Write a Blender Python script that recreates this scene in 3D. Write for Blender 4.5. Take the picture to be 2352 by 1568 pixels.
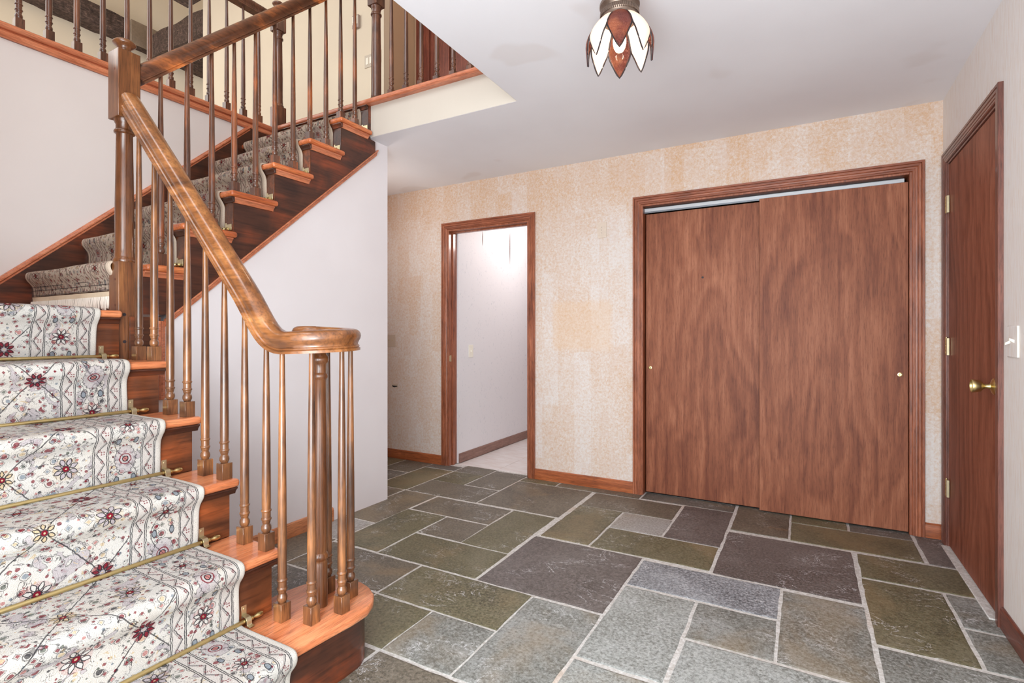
import bpy, bmesh, math, random
from math import pi, sin, cos, tan, radians, sqrt, atan2
from mathutils import Vector, Matrix
random.seed(7)
for o in list(bpy.data.objects): bpy.data.objects.remove(o)
sc = bpy.context.scene
C = sc.collection

# ------------------------------------------------------------------ camera, world, lights, exposure
TH = 0.5091
cam_d = bpy.data.cameras.new('camera'); cam = bpy.data.objects.new('camera', cam_d); C.objects.link(cam)
cam.location = (0, 0, 1.1336); cam.rotation_euler = (pi/2, 0, TH)
cam_d.sensor_width = 36; cam_d.lens = 36*1201.1/2352; cam_d.shift_y = -(784-770.06)/2352
cam_d.clip_start = .02; cam_d.clip_end = 100
sc.camera = cam
w = bpy.data.worlds.new('world'); sc.world = w; w.use_nodes = True
w.node_tree.nodes['Background'].inputs[0].default_value = (.92, .97, 1.0, 1)
w.node_tree.nodes['Background'].inputs[1].default_value = 2.2
sc.view_settings.view_transform = 'Standard'; sc.view_settings.look = 'None'
sc.view_settings.exposure = -0.03; sc.view_settings.gamma = 1.0; sc.view_settings.use_curve_mapping = False
sc.cycles.max_bounces = 8; sc.cycles.diffuse_bounces = 5; sc.cycles.glossy_bounces = 3; sc.cycles.transmission_bounces = 4
sc.cycles.caustics_reflective = False; sc.cycles.caustics_refractive = False
sc.cycles.sample_clamp_indirect = 4

def area(name, loc, target, sx, sy, power, col=(1, 1, 1)):
    d = bpy.data.lights.new(name, 'AREA'); d.shape = 'RECTANGLE'; d.size = sx; d.size_y = sy
    d.energy = power; d.color = col
    o = bpy.data.objects.new(name, d); C.objects.link(o); o.location = loc
    o.rotation_euler = (Vector(target)-Vector(loc)).to_track_quat('-Z', 'Y').to_euler()
    return o
def point(name, loc, power, col=(1, 1, 1), r=.05):
    d = bpy.data.lights.new(name, 'POINT'); d.energy = power; d.color = col; d.shadow_soft_size = r
    o = bpy.data.objects.new(name, d); C.objects.link(o); o.location = loc
    return o
area('front_door_light', (-.25, -.80, 1.25), (-.7, 3, 2.2), 1.8, 2.2, 105, (.88, .96, 1))
point('entry_fill_light', (-.15, -.60, .66), 70, (.86, .95, 1), .34)
area('upper_fill_light', (-2.3, .14, 4.3), (-2.6, 3, 3.0), 1.9, 1.5, 46, (.93, .96, 1))  # added area light, no window there; brightens the left wall and upper flight
area('great_room_fill_light', (-7.2, -.8, 5.2), (-7.9, 4, 5.4), 2.2, 2.4, 105, (1, .95, .88))  # unseen area light, added to brighten the room beyond the gallery
point('upper_hall_light', (-2.2, 3.9, 4.7), 10, (1, .84, .66), .12)
point('back_hall_light', (-2.0, 4.75, 2.2), 21, (1, .94, .90), .12)
point('side_hall_fill_light', (-3.05, 2.95, 1.95), 7, (1, .93, .86), .12)  # added point hidden behind the white wall, lifts the far ceiling and wallpaper

# ------------------------------------------------------------------ shared numbers (metres)
R_, G = .2062, .2338                 # riser height, tread run
A0, B0 = -1.0745, 2.5138             # nosing datum of the lower flight (x) and the upper flight (y)
ZU, ZC = 2.678, 2.44                 # upper floor, ceiling
XW, XL, XR = -2.519, -3.46, .6754    # wall under the stair, left wall, right wall
XSK, YSK = -2.50, 1.148              # outer faces of the upper and lower skirt boards
XT, YT = -2.465, 1.172               # tread ends
XO, YF, YB = -1.397, 2.562, 3.704    # stair opening edge, fascia, back wall
YN = .06                             # near wall beside the lower flight

# ------------------------------------------------------------------ colour and node helpers
def lin(c):
    c /= 255.
    return c/12.92 if c <= .04045 else ((c+.055)/1.055)**2.4
def rgb(r, g, b): return (lin(r), lin(g), lin(b), 1)

class NT:
    def __init__(s, name):
        s.m = bpy.data.materials.new(name); s.m.use_nodes = True; s.t = s.m.node_tree
        s.b = s.t.nodes['Principled BSDF']; s.out = s.t.nodes['Material Output']
    def n(s, typ, **kw):
        x = s.t.nodes.new(typ)
        for k, v in kw.items():
            if k[0] == 'i' and k[1:].isdigit():
                s.put(x.inputs[int(k[1:])], v)
            elif k.startswith('in_'):
                s.put(x.inputs[k[3:].replace('_', ' ')], v)
            else: setattr(x, k, v)
        return x
    def put(s, sock, v):
        if isinstance(v, E): v = v.s
        if isinstance(v, bpy.types.NodeSocket): s.t.links.new(v, sock)
        else:
            sock.default_value = v
    def f(s, op, *a):
        x = s.t.nodes.new('ShaderNodeMath'); x.operation = op
        for i, v in enumerate(a): s.put(x.inputs[i], v)
        return E(s, x.outputs[0])
    def mix(s, fac, a, b, mode='MIX'):
        x = s.t.nodes.new('ShaderNodeMix'); x.data_type = 'RGBA'; x.blend_type = mode
        s.put(x.inputs[0], fac); s.put(x.inputs[6], a); s.put(x.inputs[7], b)
        return x.outputs[2]
    def coords(s, kind='Object', sc_=(1, 1, 1), rnd=0.0, rot=(0, 0, 0)):
        tc = s.n('ShaderNodeTexCoord'); o = tc.outputs[kind]
        if rnd:
            oi = s.n('ShaderNodeObjectInfo'); cx = s.n('ShaderNodeCombineXYZ')
            for k, q in ((0, 7.3), (1, 13.1), (2, 29.7)):
                s.put(cx.inputs[k], s.f('MULTIPLY', oi.outputs['Random'], q*rnd))
            va = s.n('ShaderNodeVectorMath', operation='ADD', i0=o, i1=cx.outputs[0]); o = va.outputs[0]
        mp = s.n('ShaderNodeMapping'); s.put(mp.inputs[0], o); mp.inputs['Scale'].default_value = sc_
        mp.inputs['Rotation'].default_value = rot
        return mp.outputs[0]
    def noise(s, vec, scale=5, detail=4, rough=.5, dist=0.0):
        x = s.n('ShaderNodeTexNoise'); s.put(x.inputs['Vector'], vec); x.inputs['Scale'].default_value = scale
        x.inputs['Detail'].default_value = detail; x.inputs['Roughness'].default_value = rough
        x.inputs['Distortion'].default_value = dist
        return x.outputs[0]
    def ramp(s, fac, stops, interp='LINEAR'):
        x = s.n('ShaderNodeValToRGB'); s.put(x.inputs[0], fac); cr = x.color_ramp; cr.interpolation = interp
        cr.elements[0].position, cr.elements[0].color = stops[0]
        cr.elements[1].position, cr.elements[1].color = stops[-1]
        for p, c in stops[1:-1]:
            e = cr.elements.new(p); e.color = c
        return x.outputs[0]
    def step(s, x, lo, hi):            # smooth 0..1
        m = s.n('ShaderNodeMapRange'); m.interpolation_type = 'SMOOTHSTEP'
        s.put(m.inputs[0], x); s.put(m.inputs[1], lo); s.put(m.inputs[2], hi); m.inputs[3].default_value = 0; m.inputs[4].default_value = 1
        return E(s, m.outputs[0])
    def bump(s, h, strength=.3, dist=.002):
        x = s.n('ShaderNodeBump'); x.inputs['Strength'].default_value = strength; x.inputs['Distance'].default_value = dist
        s.put(x.inputs['Height'], h); s.put(s.b.inputs['Normal'], x.outputs[0])
    def col(s, c): s.put(s.b.inputs['Base Color'], c)
    def rough(s, v): s.put(s.b.inputs['Roughness'], v)
    def set(s, **kw):
        for k, v in kw.items(): s.put(s.b.inputs[k.replace('_', ' ')], v)

class E:
    def __init__(s, nt, sock): s.nt = nt; s.s = sock
    def _f(s, op, *a): return s.nt.f(op, *a)
    def __add__(s, o): return s._f('ADD', s, o)
    def __radd__(s, o): return s._f('ADD', o, s)
    def __sub__(s, o): return s._f('SUBTRACT', s, o)
    def __rsub__(s, o): return s._f('SUBTRACT', o, s)
    def __mul__(s, o): return s._f('MULTIPLY', s, o)
    def __rmul__(s, o): return s._f('MULTIPLY', s, o)
    def __truediv__(s, o): return s._f('DIVIDE', s, o)
    def abs(s): return s._f('ABSOLUTE', s)
    def fr(s): return s._f('FRACT', s)
    def flo(s): return s._f('FLOOR', s)
    def lt(s, o): return s._f('LESS_THAN', s, o)
    def gt(s, o): return s._f('GREATER_THAN', s, o)
    def mn(s, o): return s._f('MINIMUM', s, o)
    def mx(s, o): return s._f('MAXIMUM', s, o)
    def cos(s): return s._f('COSINE', s)
    def sin(s): return s._f('SINE', s)
    def sqrt(s): return s._f('SQRT', s)

# ------------------------------------------------------------------ materials
def wood(name, dark, mid, light, axis='z', freq=1.0, rough=.35, coat=.25, blot=.5, strength=.15, grain=1.0):
    m = NT(name); st = {'x': (1, 14, 14), 'y': (14, 1, 14), 'z': (14, 14, 1)}[axis]
    v = m.coords('Object', tuple(q*freq for q in st), rnd=1.0)
    n1 = m.noise(v, 2.2, 5, .55, .6)
    v2 = m.coords('Object', (1, 1, 1), rnd=1.0)
    n2 = m.noise(v2, 5.0, 3, .5, .8)
    v3 = m.coords('Object', tuple(q*freq*5 for q in st), rnd=1.0)
    n3 = m.noise(v3, 3.0, 3, .6)
    g = E(m, n1)*.62 + E(m, n2)*.38*blot*2 + (.38-.38*blot*2)*.5
    c = m.ramp(g, [(.30, dark), (.5, mid), (.68, light)])
    fine = m.ramp(n3, [(.30, (1-.45*grain,)*3+(1,)), (.52, (1, 1, 1, 1)), (.8, (1+.12*grain,)*3+(1,))])
    c = m.mix(1.0, c, fine, 'MULTIPLY')
    m.col(c); m.rough(rough); m.set(Coat_Weight=coat, Coat_Roughness=.12); m.bump(n3, strength, .001)
    return m.m
M = {}
M['rail'] = wood('golden_oak_handrail', rgb(76, 42, 24), rgb(140, 86, 46), rgb(186, 126, 74), 'x', .6, .3, .5, .55)
M['rail_dark'] = wood('worn_handrail', rgb(58, 36, 28), rgb(104, 62, 42), rgb(196, 112, 58), 'y', .5, .35, .4, .65)
M['newel'] = wood('newel_wood', rgb(70, 38, 20), rgb(112, 66, 36), rgb(144, 92, 52), 'z', 1.0, .3, .5, .45)
M['bal'] = wood('baluster_wood', rgb(54, 34, 26), rgb(110, 70, 44), rgb(166, 108, 64), 'z', 1.2, .28, .5, .65)
M['bal2'] = wood('baluster_wood_dark', rgb(58, 34, 26), rgb(104, 66, 48), rgb(176, 96, 52), 'z', 1.0, .32, .45, .6)
M['bal3'] = wood('gallery_baluster_wood', rgb(56, 34, 28), rgb(102, 66, 52), rgb(142, 92, 66), 'z', 1.2, .35, .35, .5)
M['tread_x'] = wood('orange_oak_tread', rgb(176, 92, 52), rgb(214, 130, 86), rgb(232, 158, 112), 'y', 1.2, .3, .35, .4)
M['tread_y'] = wood('orange_oak_tread_upper', rgb(150, 70, 40), rgb(200, 108, 62), rgb(226, 140, 88), 'y', 1.2, .3, .35, .5)
M['skirt'] = wood('dark_stained_pine', rgb(44, 24, 18), rgb(74, 40, 27), rgb(128, 60, 32), 'y', .45, .4, .25, .62)
M['riser'] = wood('stained_pine_riser', rgb(56, 28, 18), rgb(92, 50, 28), rgb(150, 76, 38), 'y', .45, .4, .25, .62)
M['mould'] = wood('orange_moulding', rgb(168, 88, 56), rgb(204, 122, 86), rgb(222, 146, 108), 'y', 1.5, .35, .3, .4)
M['mould_x'] = wood('orange_moulding_x', rgb(150, 76, 48), rgb(196, 116, 82), rgb(214, 138, 104), 'x', 1.5, .35, .3, .4)
M['trim'] = wood('casing_wood', rgb(96, 46, 28), rgb(152, 86, 58), rgb(184, 112, 80), 'z', 1.5, .38, .3, .4)
M['trim_x'] = wood('casing_wood_head', rgb(96, 46, 28), rgb(146, 80, 54), rgb(176, 104, 74), 'x', 1.5, .38, .3, .4)
M['trim_y'] = wood('casing_wood_side', rgb(70, 38, 30), rgb(112, 64, 50), rgb(142, 86, 66), 'y', 1.5, .4, .3, .4)
M['trim_r'] = wood('casing_wood_dark', rgb(78, 42, 34), rgb(112, 66, 54), rgb(134, 82, 66), 'z', 1.5, .4, .3, .4)
M['base'] = wood('baseboard_wood', rgb(108, 52, 26), rgb(164, 88, 48), rgb(190, 110, 66), 'x', 1.4, .38, .3, .4)
M['base_y'] = wood('baseboard_wood_y', rgb(160, 92, 54), rgb(198, 126, 84), rgb(212, 144, 100), 'y', 1.4, .38, .3, .4)
M['base_d'] = wood('baseboard_wood_dark', rgb(82, 40, 30), rgb(116, 64, 50), rgb(140, 82, 64), 'y', 1.4, .4, .25, .4)
M['base_g'] = wood('baseboard_hall', rgb(118, 84, 74), rgb(140, 106, 94), rgb(152, 118, 106), 'y', 1.4, .5, .1, .3)
M['updoor'] = wood('mahogany_upstairs', rgb(84, 36, 28), rgb(124, 60, 44), rgb(150, 82, 60), 'z', 1.5, .45, .15, .4)
M['timber'] = None

def lauan(name, dark, mid, light, ax):
    m = NT(name)
    tc = m.n('ShaderNodeTexCoord'); sp = m.n('ShaderNodeSeparateXYZ', i0=tc.outputs['Object'])
    o = m.coords('Object', (1, 1, 1), rnd=1.0)
    # long cathedral figure
    v = m.coords('Object', (1.3, 1.3, .55), rnd=1.0)
    big = m.noise(v, 1.7, 3, .5, .7)
    bands = E(m, big)*7.0
    tri = ((bands.fr()-.5).abs())*2
    v2 = m.coords('Object', (60, 60, 4.5), rnd=1.0)
    fine = m.noise(v2, 4.0, 3, .65, .3)
    v3 = m.coords('Object', (26, 26, 1.4), rnd=1.0)
    med = m.noise(v3, 2.0, 4, .55, .5)
    ax_ = E(m, sp.outputs[0 if ax == 'x' else 1]); zz = E(m, sp.outputs[2])
    oi = m.n('ShaderNodeObjectInfo'); rr_ = E(m, oi.outputs['Random'])
    hx = ax_ - .12 + rr_*.2; hz = (zz - .75)*.17
    dd = ((hx*hx) + (hz*hz)).sqrt() + (E(m, big)-.5)*.55 + (E(m, med)-.5)*.035
    arch = (dd*62.0).sin()*.5+.5
    g = arch*.10 + E(m, big)*.42 + E(m, med)*.44
    c = m.ramp(g, [(.34, dark), (.5, mid), (.66, light)])
    fr = m.ramp(fine, [(.34, (.66, .60, .58, 1)), (.5, (1, 1, 1, 1)), (.75, (1.10, 1.08, 1.06, 1))])
    c = m.mix(.85, c, fr, 'MULTIPLY')
    m.col(c); m.rough(.55); m.set(Specular_IOR_Level=.3); m.bump(fine, .08, .001)
    return m.m
M['lauan'] = lauan('lauan_veneer', rgb(112, 60, 40), rgb(142, 84, 58), rgb(166, 106, 78), 'x')
M['lauan2'] = lauan('mahogany_veneer', rgb(112, 58, 38), rgb(142, 82, 60), rgb(158, 98, 74), 'y')

def plain(name, c, rough=.6, metal=0.0, var=.03, scale=6, **kw):
    m = NT(name); v = m.coords('Object')
    n = m.noise(v, scale, 4, .6)
    c2 = m.mix(m.f('MULTIPLY', n, 1.0), (c[0]*(1-var*2), c[1]*(1-var*2), c[2]*(1-var*2), 1), (min(1, c[0]*(1+var*2)), min(1, c[1]*(1+var*2)), min(1, c[2]*(1+var*2)), 1))
    m.col(c2); m.rough(rough); m.set(Metallic=metal, **kw)
    return m.m
def paint(name, c, stain=None, amt=.5):
    m = NT(name); v = m.coords('Object')
    n = m.noise(v, 1.3, 3, .5); hi = m.noise(v, 90, 3, .6)
    col = m.mix(m.step(n, .3, .75), c, (c[0]*.93, c[1]*.92, c[2]*.92, 1))
    if stain:
        s2 = m.noise(v, 2.1, 2, .5, .3)
        col = m.mix(m.step(s2, .62, .68)*amt, col, stain)
    m.col(col); m.rough(.75); m.bump(hi, .12, .001)
    return m.m
M['wall'] = paint('lilac_white_paint', rgb(232, 226, 228))
M['wall_l'] = paint('lilac_white_paint_left', rgb(224, 214, 211))
M['ceil'] = paint('ceiling_paint', rgb(232, 230, 234), rgb(210, 198, 193), .28)
M['cream'] = paint('cream_paint', rgb(224, 211, 190))
M['fascia'] = paint('fascia_paint', rgb(198, 188, 176))
M['tan'] = paint('tan_paint', rgb(196, 166, 138))
M['hallwall'] = None
M['brass'] = plain('aged_brass', rgb(206, 184, 130), .34, 1.0, .06, 30)
M['brass2'] = plain('bright_brass', rgb(226, 208, 150), .2, 1.0, .04, 30)
M['bracket'] = plain('pale_brass_bracket', rgb(210, 196, 160), .35, .9, .05, 40)
M['alum'] = plain('aluminium_track', rgb(186, 187, 190), .45, .3, .03, 20)
M['alum_d'] = plain('aluminium_track_lip', rgb(120, 124, 130), .4, .7, .03, 20)
M['dark'] = plain('dark_void', rgb(14, 10, 9), .9)
M['hole'] = plain('plugged_bolt_hole', rgb(40, 32, 36), .6)
M['bronze'] = plain('antique_bronze', rgb(126, 108, 96), .38, .85, .18, 60)
M['came'] = plain('dark_solder_came', rgb(50, 42, 44), .45, .6, .1, 80)
M['copper'] = plain('copper_came', rgb(196, 140, 108), .4, .6, .1, 80)
M['ivory'] = plain('ivory_plastic', rgb(238, 232, 218), .35)
M['plate2'] = plain('papered_plate', rgb(212, 194, 178), .7, 0, .06, 60)
M['plate'] = plain('tan_plate', rgb(196, 176, 158), .5)
M['grey_plate'] = plain('grey_beige_plastic', rgb(196, 184, 168), .5)
M['therm'] = plain('thermostat_grey', rgb(164, 148, 140), .5)
M['underfloor'] = plain('subfloor', rgb(150, 120, 95), .8)
M['steel'] = plain('beam_plate', rgb(150, 134, 118), .6, .3, .15, 30)

# hand-hewn timber
m = NT('hewn_timber'); v = m.coords('Object', (22, 3, 22)); n = m.noise(v, 3, 4, .7, .6)
v2 = m.coords('Object', (3, 3, 3)); n2 = m.noise(v2, 8, 5, .7)
g = E(m, n)*.5 + E(m, n2)*.5
m.col(m.ramp(g, [(.36, rgb(40, 30, 28)), (.52, rgb(88, 70, 63)), (.68, rgb(142, 116, 104))])); m.rough(.85); m.bump(g, .9, .03); M['timber'] = m.m

# wallpaper with brushed rectangular blocks
def wallpaper(name, ax, base, warm, cool, patch=False, fib=False):
    m = NT(name)
    tc = m.n('ShaderNodeTexCoord'); sp = m.n('ShaderNodeSeparateXYZ', i0=tc.outputs['Object'])
    a = E(m, sp.outputs[ax]); z = E(m, sp.outputs[2])
    v = m.coords('Object'); spk = m.noise(v, 58, 4, .75, .4); spk2 = m.noise(v, 150, 2, .6)
    big = m.noise(v, 1.6, 2, .5)
    def blocks(wd, ht, sd):
        col = (a/wd + sd).flo()
        h1 = ((col*12.9898).sin()*43758.5453).fr()
        zz = z/ht + h1*3.7
        row = zz.flo()
        r = (((col*78.233 + row*37.719 + sd).sin())*43758.5453).fr()
        return r, (a/wd+sd).fr(), zz.fr()
    r1, fx, fz = blocks(.135, .52, 3.3)
    r2, gx, gz = blocks(.075, .19, 11.7)
    seam = (fz-.0).lt(.008)*.5
    t = r1*.25 + r2*.21 + E(m, big)*.34
    if not fib: t = t + m.step(z, 1.85, 2.3)*.26 + m.step(z, .9, .0)*(-.05)
    hi = m.step(E(m, spk)*.75 + E(m, spk2)*.25 + t*.42, .44, .98)
    c = m.mix(hi, base, warm)
    c = m.mix(m.step(E(m, spk2)*.6 + r2*.5, .62, .9)*.35, c, cool)
    c = m.mix(seam*.45, c, warm)
    if fib:
        vf = m.coords('Object', (40, 40, 3)); fb = m.noise(vf, 3, 4, .7, .4)
        c = m.mix(m.step(fb, .42, .72)*.6, base, warm)
        c = m.mix(m.step(m.noise(vf, 7, 2, .5), .5, .7)*.4, c, cool)
        spk = fb
    if patch:       # the paper kept its colour where a frame used to hang
        wob = E(m, m.noise(v, 22, 3, .6))*.05
        px = (a+1.468).abs() + wob; pz = (z-1.205).abs() + wob
        k = m.step(px, .285, .235)*m.step(pz, .235, .185)
        # m.step with lo>hi inverts
        c = m.mix(k*.32, c, rgb(220, 180, 138))
    m.col(c); m.rough(.7); m.bump(spk, .35, .002)
    return m.m
M['paper'] = wallpaper('block_wallpaper', 0, rgb(219, 211, 207), rgb(202, 160, 122), rgb(220, 217, 220), patch=True)
M['paper_r'] = wallpaper('fibre_wallpaper', 1, rgb(232, 226, 222), rgb(218, 198, 182), rgb(230, 230, 234), fib=True)
m = NT('sprig_wallpaper'); v = m.coords('Object', (1, 1, .7)); n = m.noise(v, 60, 3, .6)
n2 = m.noise(v, 17, 2, .5)
m.col(m.mix(m.step(E(m, n)*.8+E(m, n2)*.3, .62, .78)*.5, rgb(226, 222, 224), rgb(176, 180, 188))); m.rough(.6); M['hallwall'] = m.m

# stone
def stone(name, c1, c2, c3, chalk=.25, rust=.1):
    m = NT(name); v = m.coords('Object', rnd=1.0)
    n = m.noise(v, 3.0, 5, .6, .8); n2 = m.noise(v, 85, 6, .8); n3 = m.noise(v, 9, 5, .65, 1.5)
    n4 = m.noise(m.coords('Object', (1, 3.2, 1), rnd=1.0), 20, 8, .85, 2.6)
    c = m.ramp(n, [(.3, c1), (.5, c2), (.7, c3)])
    c = m.mix(m.step(n2, .44, .66)*.75, c, (c3[0]*1.5, c3[1]*1.5, c3[2]*1.5, 1))
    c = m.mix(m.step(n2, .49, .34)*.7, c, (c1[0]*.45, c1[1]*.45, c1[2]*.45, 1))
    c = m.mix(m.step(n4, .58, .70)*min(1, chalk*2.0), c, rgb(212, 214, 216))
    c = m.mix(m.step(n3, .66, .78)*rust*3, c, rgb(178, 128, 78))
    vn = m.noise(m.coords('Object', (1, 1.6, 1), rnd=1.0, rot=(0, 0, .5)), 6, 6, .65, 1.2); gate = m.noise(v, 4.3, 3, .5)
    c = m.mix(m.step((E(m, vn)-.5).abs(), .011, .002)*m.step(gate, .50, .62)*m.step(n2, .40, .50)*.8, c, rgb(214, 214, 216))
    n5 = m.noise(v, 2.1, 4, .6, .5)
    c = m.mix(m.step(n5, .50, .68)*.35, c, rgb(150, 126, 92)) if rust > .025 else c
    m.col(c); m.rough(m.f('ADD', m.f('MULTIPLY', n2, .25), .36))
    m.bump(E(m, n2)*.4+E(m, n3)*.6, .5, .003)
    return m.m
M['s_olive'] = stone('stone_olive', rgb(76, 71, 54), rgb(99, 93, 69), rgb(112, 106, 86), .16, .08)
M['s_brown'] = stone('stone_brown', rgb(80, 72, 62), rgb(101, 93, 80), rgb(114, 106, 94), .14, .08)
M['s_purple'] = stone('stone_purple', rgb(78, 70, 67), rgb(95, 87, 84), rgb(112, 105, 102), .34, .02)
M['s_grey'] = stone('stone_grey', rgb(96, 96, 90), rgb(120, 120, 114), rgb(144, 145, 142), .5, .06)
M['s_pale'] = stone('stone_pale', rgb(118, 119, 113), rgb(145, 147, 143), rgb(164, 166, 164), .7, .05)
M['s_speck'] = stone('stone_speckled', rgb(92, 94, 98), rgb(124, 126, 130), rgb(162, 164, 168), 1.0, 0)
M['s_dark'] = stone('stone_dark', rgb(76, 72, 68), rgb(96, 92, 86), rgb(112, 108, 102), .18, .03)
M['s_rust'] = stone('stone_rust', rgb(140, 128, 116), rgb(150, 146, 140), rgb(160, 158, 156), .6, .4)
m = NT('grout'); v = m.coords('Object'); n = m.noise(v, 70, 4, .7); n2 = m.noise(v, 2.3, 3, .5)
c = m.ramp(n, [(.3, rgb(176, 168, 160)), (.7, rgb(224, 222, 220))])
m.col(m.mix(m.step(n2, .55, .72)*.4, c, rgb(196, 158, 122))); m.rough(.85); m.bump(n, .6, .003); M['grout'] = m.m
m = NT('pale_tile'); v = m.coords('Object', (1, 3, 1)); n = m.noise(v, 6, 4, .6)
m.col(m.mix(m.step(n, .35, .7), rgb(232, 226, 224), rgb(220, 208, 202))); m.rough(.35); M['tile'] = m.m

# oriental runner; uv = (metres across, metres along)
def carpet(name, W, tint=1.0, cross=False):
    m = NT(name)
    uvn = m.n('ShaderNodeUVMap'); uvn.uv_map = 'run'
    nz = m.n('ShaderNodeTexNoise'); m.put(nz.inputs['Vector'], uvn.outputs[0]); nz.inputs['Scale'].default_value = 90; nz.inputs['Detail'].default_value = 2
    ws = m.n('ShaderNodeVectorMath', operation='SUBTRACT', i0=nz.outputs['Color'], i1=(.5, .5, .5))
    wm = m.n('ShaderNodeVectorMath', operation='SCALE', i0=ws.outputs[0]); wm.inputs[3].default_value = .0055
    wa = m.n('ShaderNodeVectorMath', operation='ADD', i0=uvn.outputs[0], i1=wm.outputs[0])
    sp = m.n('ShaderNodeSeparateXYZ', i0=wa.outputs[0])
    u = E(m, sp.outputs[0]); v = E(m, sp.outputs[1])
    a = u.mn(W-u)
    cream = rgb(192, 187, 181); ink = rgb(38, 36, 42) if tint > .85 else rgb(62, 42, 40); wine = rgb(112, 20, 36); rose = rgb(166, 108, 104)
    lilac = rgb(164, 154, 157); sage = rgb(84, 88, 80); blue = rgb(116, 124, 132); sand = rgb(184, 162, 130)
    edge = .5
    st = {'c': m.mix(m.step(m.noise(uvn.outputs[0], 7, 2, .5), .45, .6)*.5, cream, rgb(192, 182, 172))}
    def lay(mask, col, k=1.0): st['c'] = m.mix(mask*k if isinstance(mask, E) else mask, st['c'], col)
    def line(d, w_): return m.step(d.abs(), w_*1.75, w_*.75)
    def disc(x, y, r, soft=.0012): return m.step((x*x+y*y).sqrt(), r+soft, r-soft)
    field = a.gt(.212); border = a.gt(.070)*a.lt(.163)
    # --- scattered small flowers (everywhere but the guard bands)
    zone = field.mx(border)
    for sc_, thr, seed in ((27.0, .0085, 0.0), (38.0, .0072, 5.0)):
        ad = m.n('ShaderNodeVectorMath', operation='ADD', i0=wa.outputs[0], i1=(seed, seed*.7, 0))
        vo = m.n('ShaderNodeTexVoronoi'); vo.voronoi_dimensions = '2D'; m.put(vo.inputs['Vector'], ad.outputs[0]); vo.inputs['Scale'].default_value = sc_
        vo.inputs['Randomness'].default_value = .85
        if seed: vo.distance = 'MANHATTAN'
        dd = E(m, vo.outputs['Distance'])/sc_
        cc = m.n('ShaderNodeSeparateColor'); m.put(cc.inputs[0], vo.outputs['Color']); rr = E(m, cc.outputs[0]); r2 = E(m, cc.outputs[1])
        pal = m.ramp(rr, [(0, wine), (.32, ink), (.40, blue), (.50, rose), (.60, sage), (.68, sand), (.80, wine)], 'CONSTANT')
        sz = r2*.8+.5
        lay(line(dd-sz*thr*1.05, .0008)*zone*r2.gt(.55), ink, .7)
        lay(m.step(dd, sz*(thr*.80), sz*(thr*.6))*zone, pal, .85)
    # lilac arabesque blobs
    nb = m.noise(uvn.outputs[0], 13, 3, .55, 1.2)
    lay(m.step(nb, .60, .62)*zone, lilac, .75)
    lay(line(E(m, nb)-.600, .007)*zone, ink, .65)
    nb2 = m.noise(uvn.outputs[0], 17, 3, .55, 2.0)
    lay(line(E(m, nb2)-.5, .0075)*zone*m.step(m.noise(uvn.outputs[0], 23, 1, .5), .46, .50), ink, .8)
    lay(m.step(nb2, .66, .68)*zone, sand, .8)
    # --- field lattice
    P = .30; PV = .36
    uc = (u-W/2)
    d1 = ((uc/P + v/PV).fr()-.5).abs()*.19; d2 = ((uc/P - v/PV).fr()-.5).abs()*.19
    lay(line(d1, .0011)*field, ink, .85); lay(line(d2, .0011)*field, ink, .85)
    # rosettes at lattice centres and nodes
    def rosette(x, y, R, petal, heart, ring, mask, n=8.0):
        r = (x*x+y*y).sqrt(); th = m.f('ARCTAN2', y, x)
        k_ = 2*pi/n
        ph = ((th/k_).fr()-.5).abs()*k_*r                      # distance from the petal's axis
        q_ = (r/R-.30)/.70
        wd = ((q_.mx(0)).mn(1)*pi).sin()*(R*.185)
        lay(m.step(r, R*1.10, R*.98)*mask, ring, .35)
        lay(m.step(ph-wd, .0006, -.0010)*m.step(r, R*1.02, R*.98)*mask*(r/R).gt(.3), petal, .95)
        lay(line(ph-wd, .00115)*mask*m.step(r, R*1.03, R*.99)*(r/R).gt(.28), ink, .95)
        lay(m.step(r, R*.36, R*.30)*mask, ink, .9); lay(m.step(r, R*.29, R*.22)*mask, heart)
        lay(m.step(r, R*.12, R*.06)*mask, sand)
    def cell(su, sv, ou, ov):
        x = ((uc/su + ou).fr()-.5)*su; y = ((v/sv + ov).fr()-.5)*sv
        return x, y
    x, y = cell(P, PV, 0.0, 0.0); rosette(x, y, .034, lilac, wine, sand, field)
    x, y = cell(P, PV, .5, .5); rosette(x, y, .034, cream, wine, rose, field)
    x, y = cell(P, PV, 0.0, .5); rosette(x, y, .029, wine, lilac, rose, field, 8.0)
    x, y = cell(P, PV, .5, .0); rosette(x, y, .027, sand, wine, sand, field, 6.0)
    # --- wide border motifs
    bx = a-.1165
    by = ((v/.27).fr()-.5)*.27; rosette(bx, by, .031, cream, wine, rose, border)
    by2 = ((v/.27+.5).fr()-.5)*.27
    r = ((bx*bx)*1.0 + (by2*by2)*.45).sqrt()
    stp = r + ((by2/.012).fr()-.5).abs()*.007
    lay(m.step(stp, .034, .032)*border, lilac, .55); lay(line(stp-.033, .0009)*border, ink, .7)
    lay(line((bx*bx+by2*by2).sqrt()-.017, .0014)*border, wine, .9); lay(m.step((bx*bx+by2*by2).sqrt(), .009, .0075)*border, rose)
    lay(line((bx*bx+by2*by2).sqrt()-.009, .0011)*border, ink)
    vine = bx - (v*(2*pi/.27)).sin()*.036
    lay(line(vine, .0010)*border, ink, .75)
    for oy in (.25, .75):
        ly = ((v/.27+oy).fr()-.5)*.27; lx = bx.abs()-.026
        q = ((lx*lx)*1.0+(ly*ly)*.35).sqrt()
        lay(m.step(q, .0075, .0060)*border, blue, .85); lay(line(q-.0070, .0010)*border, ink, .85)
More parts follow.
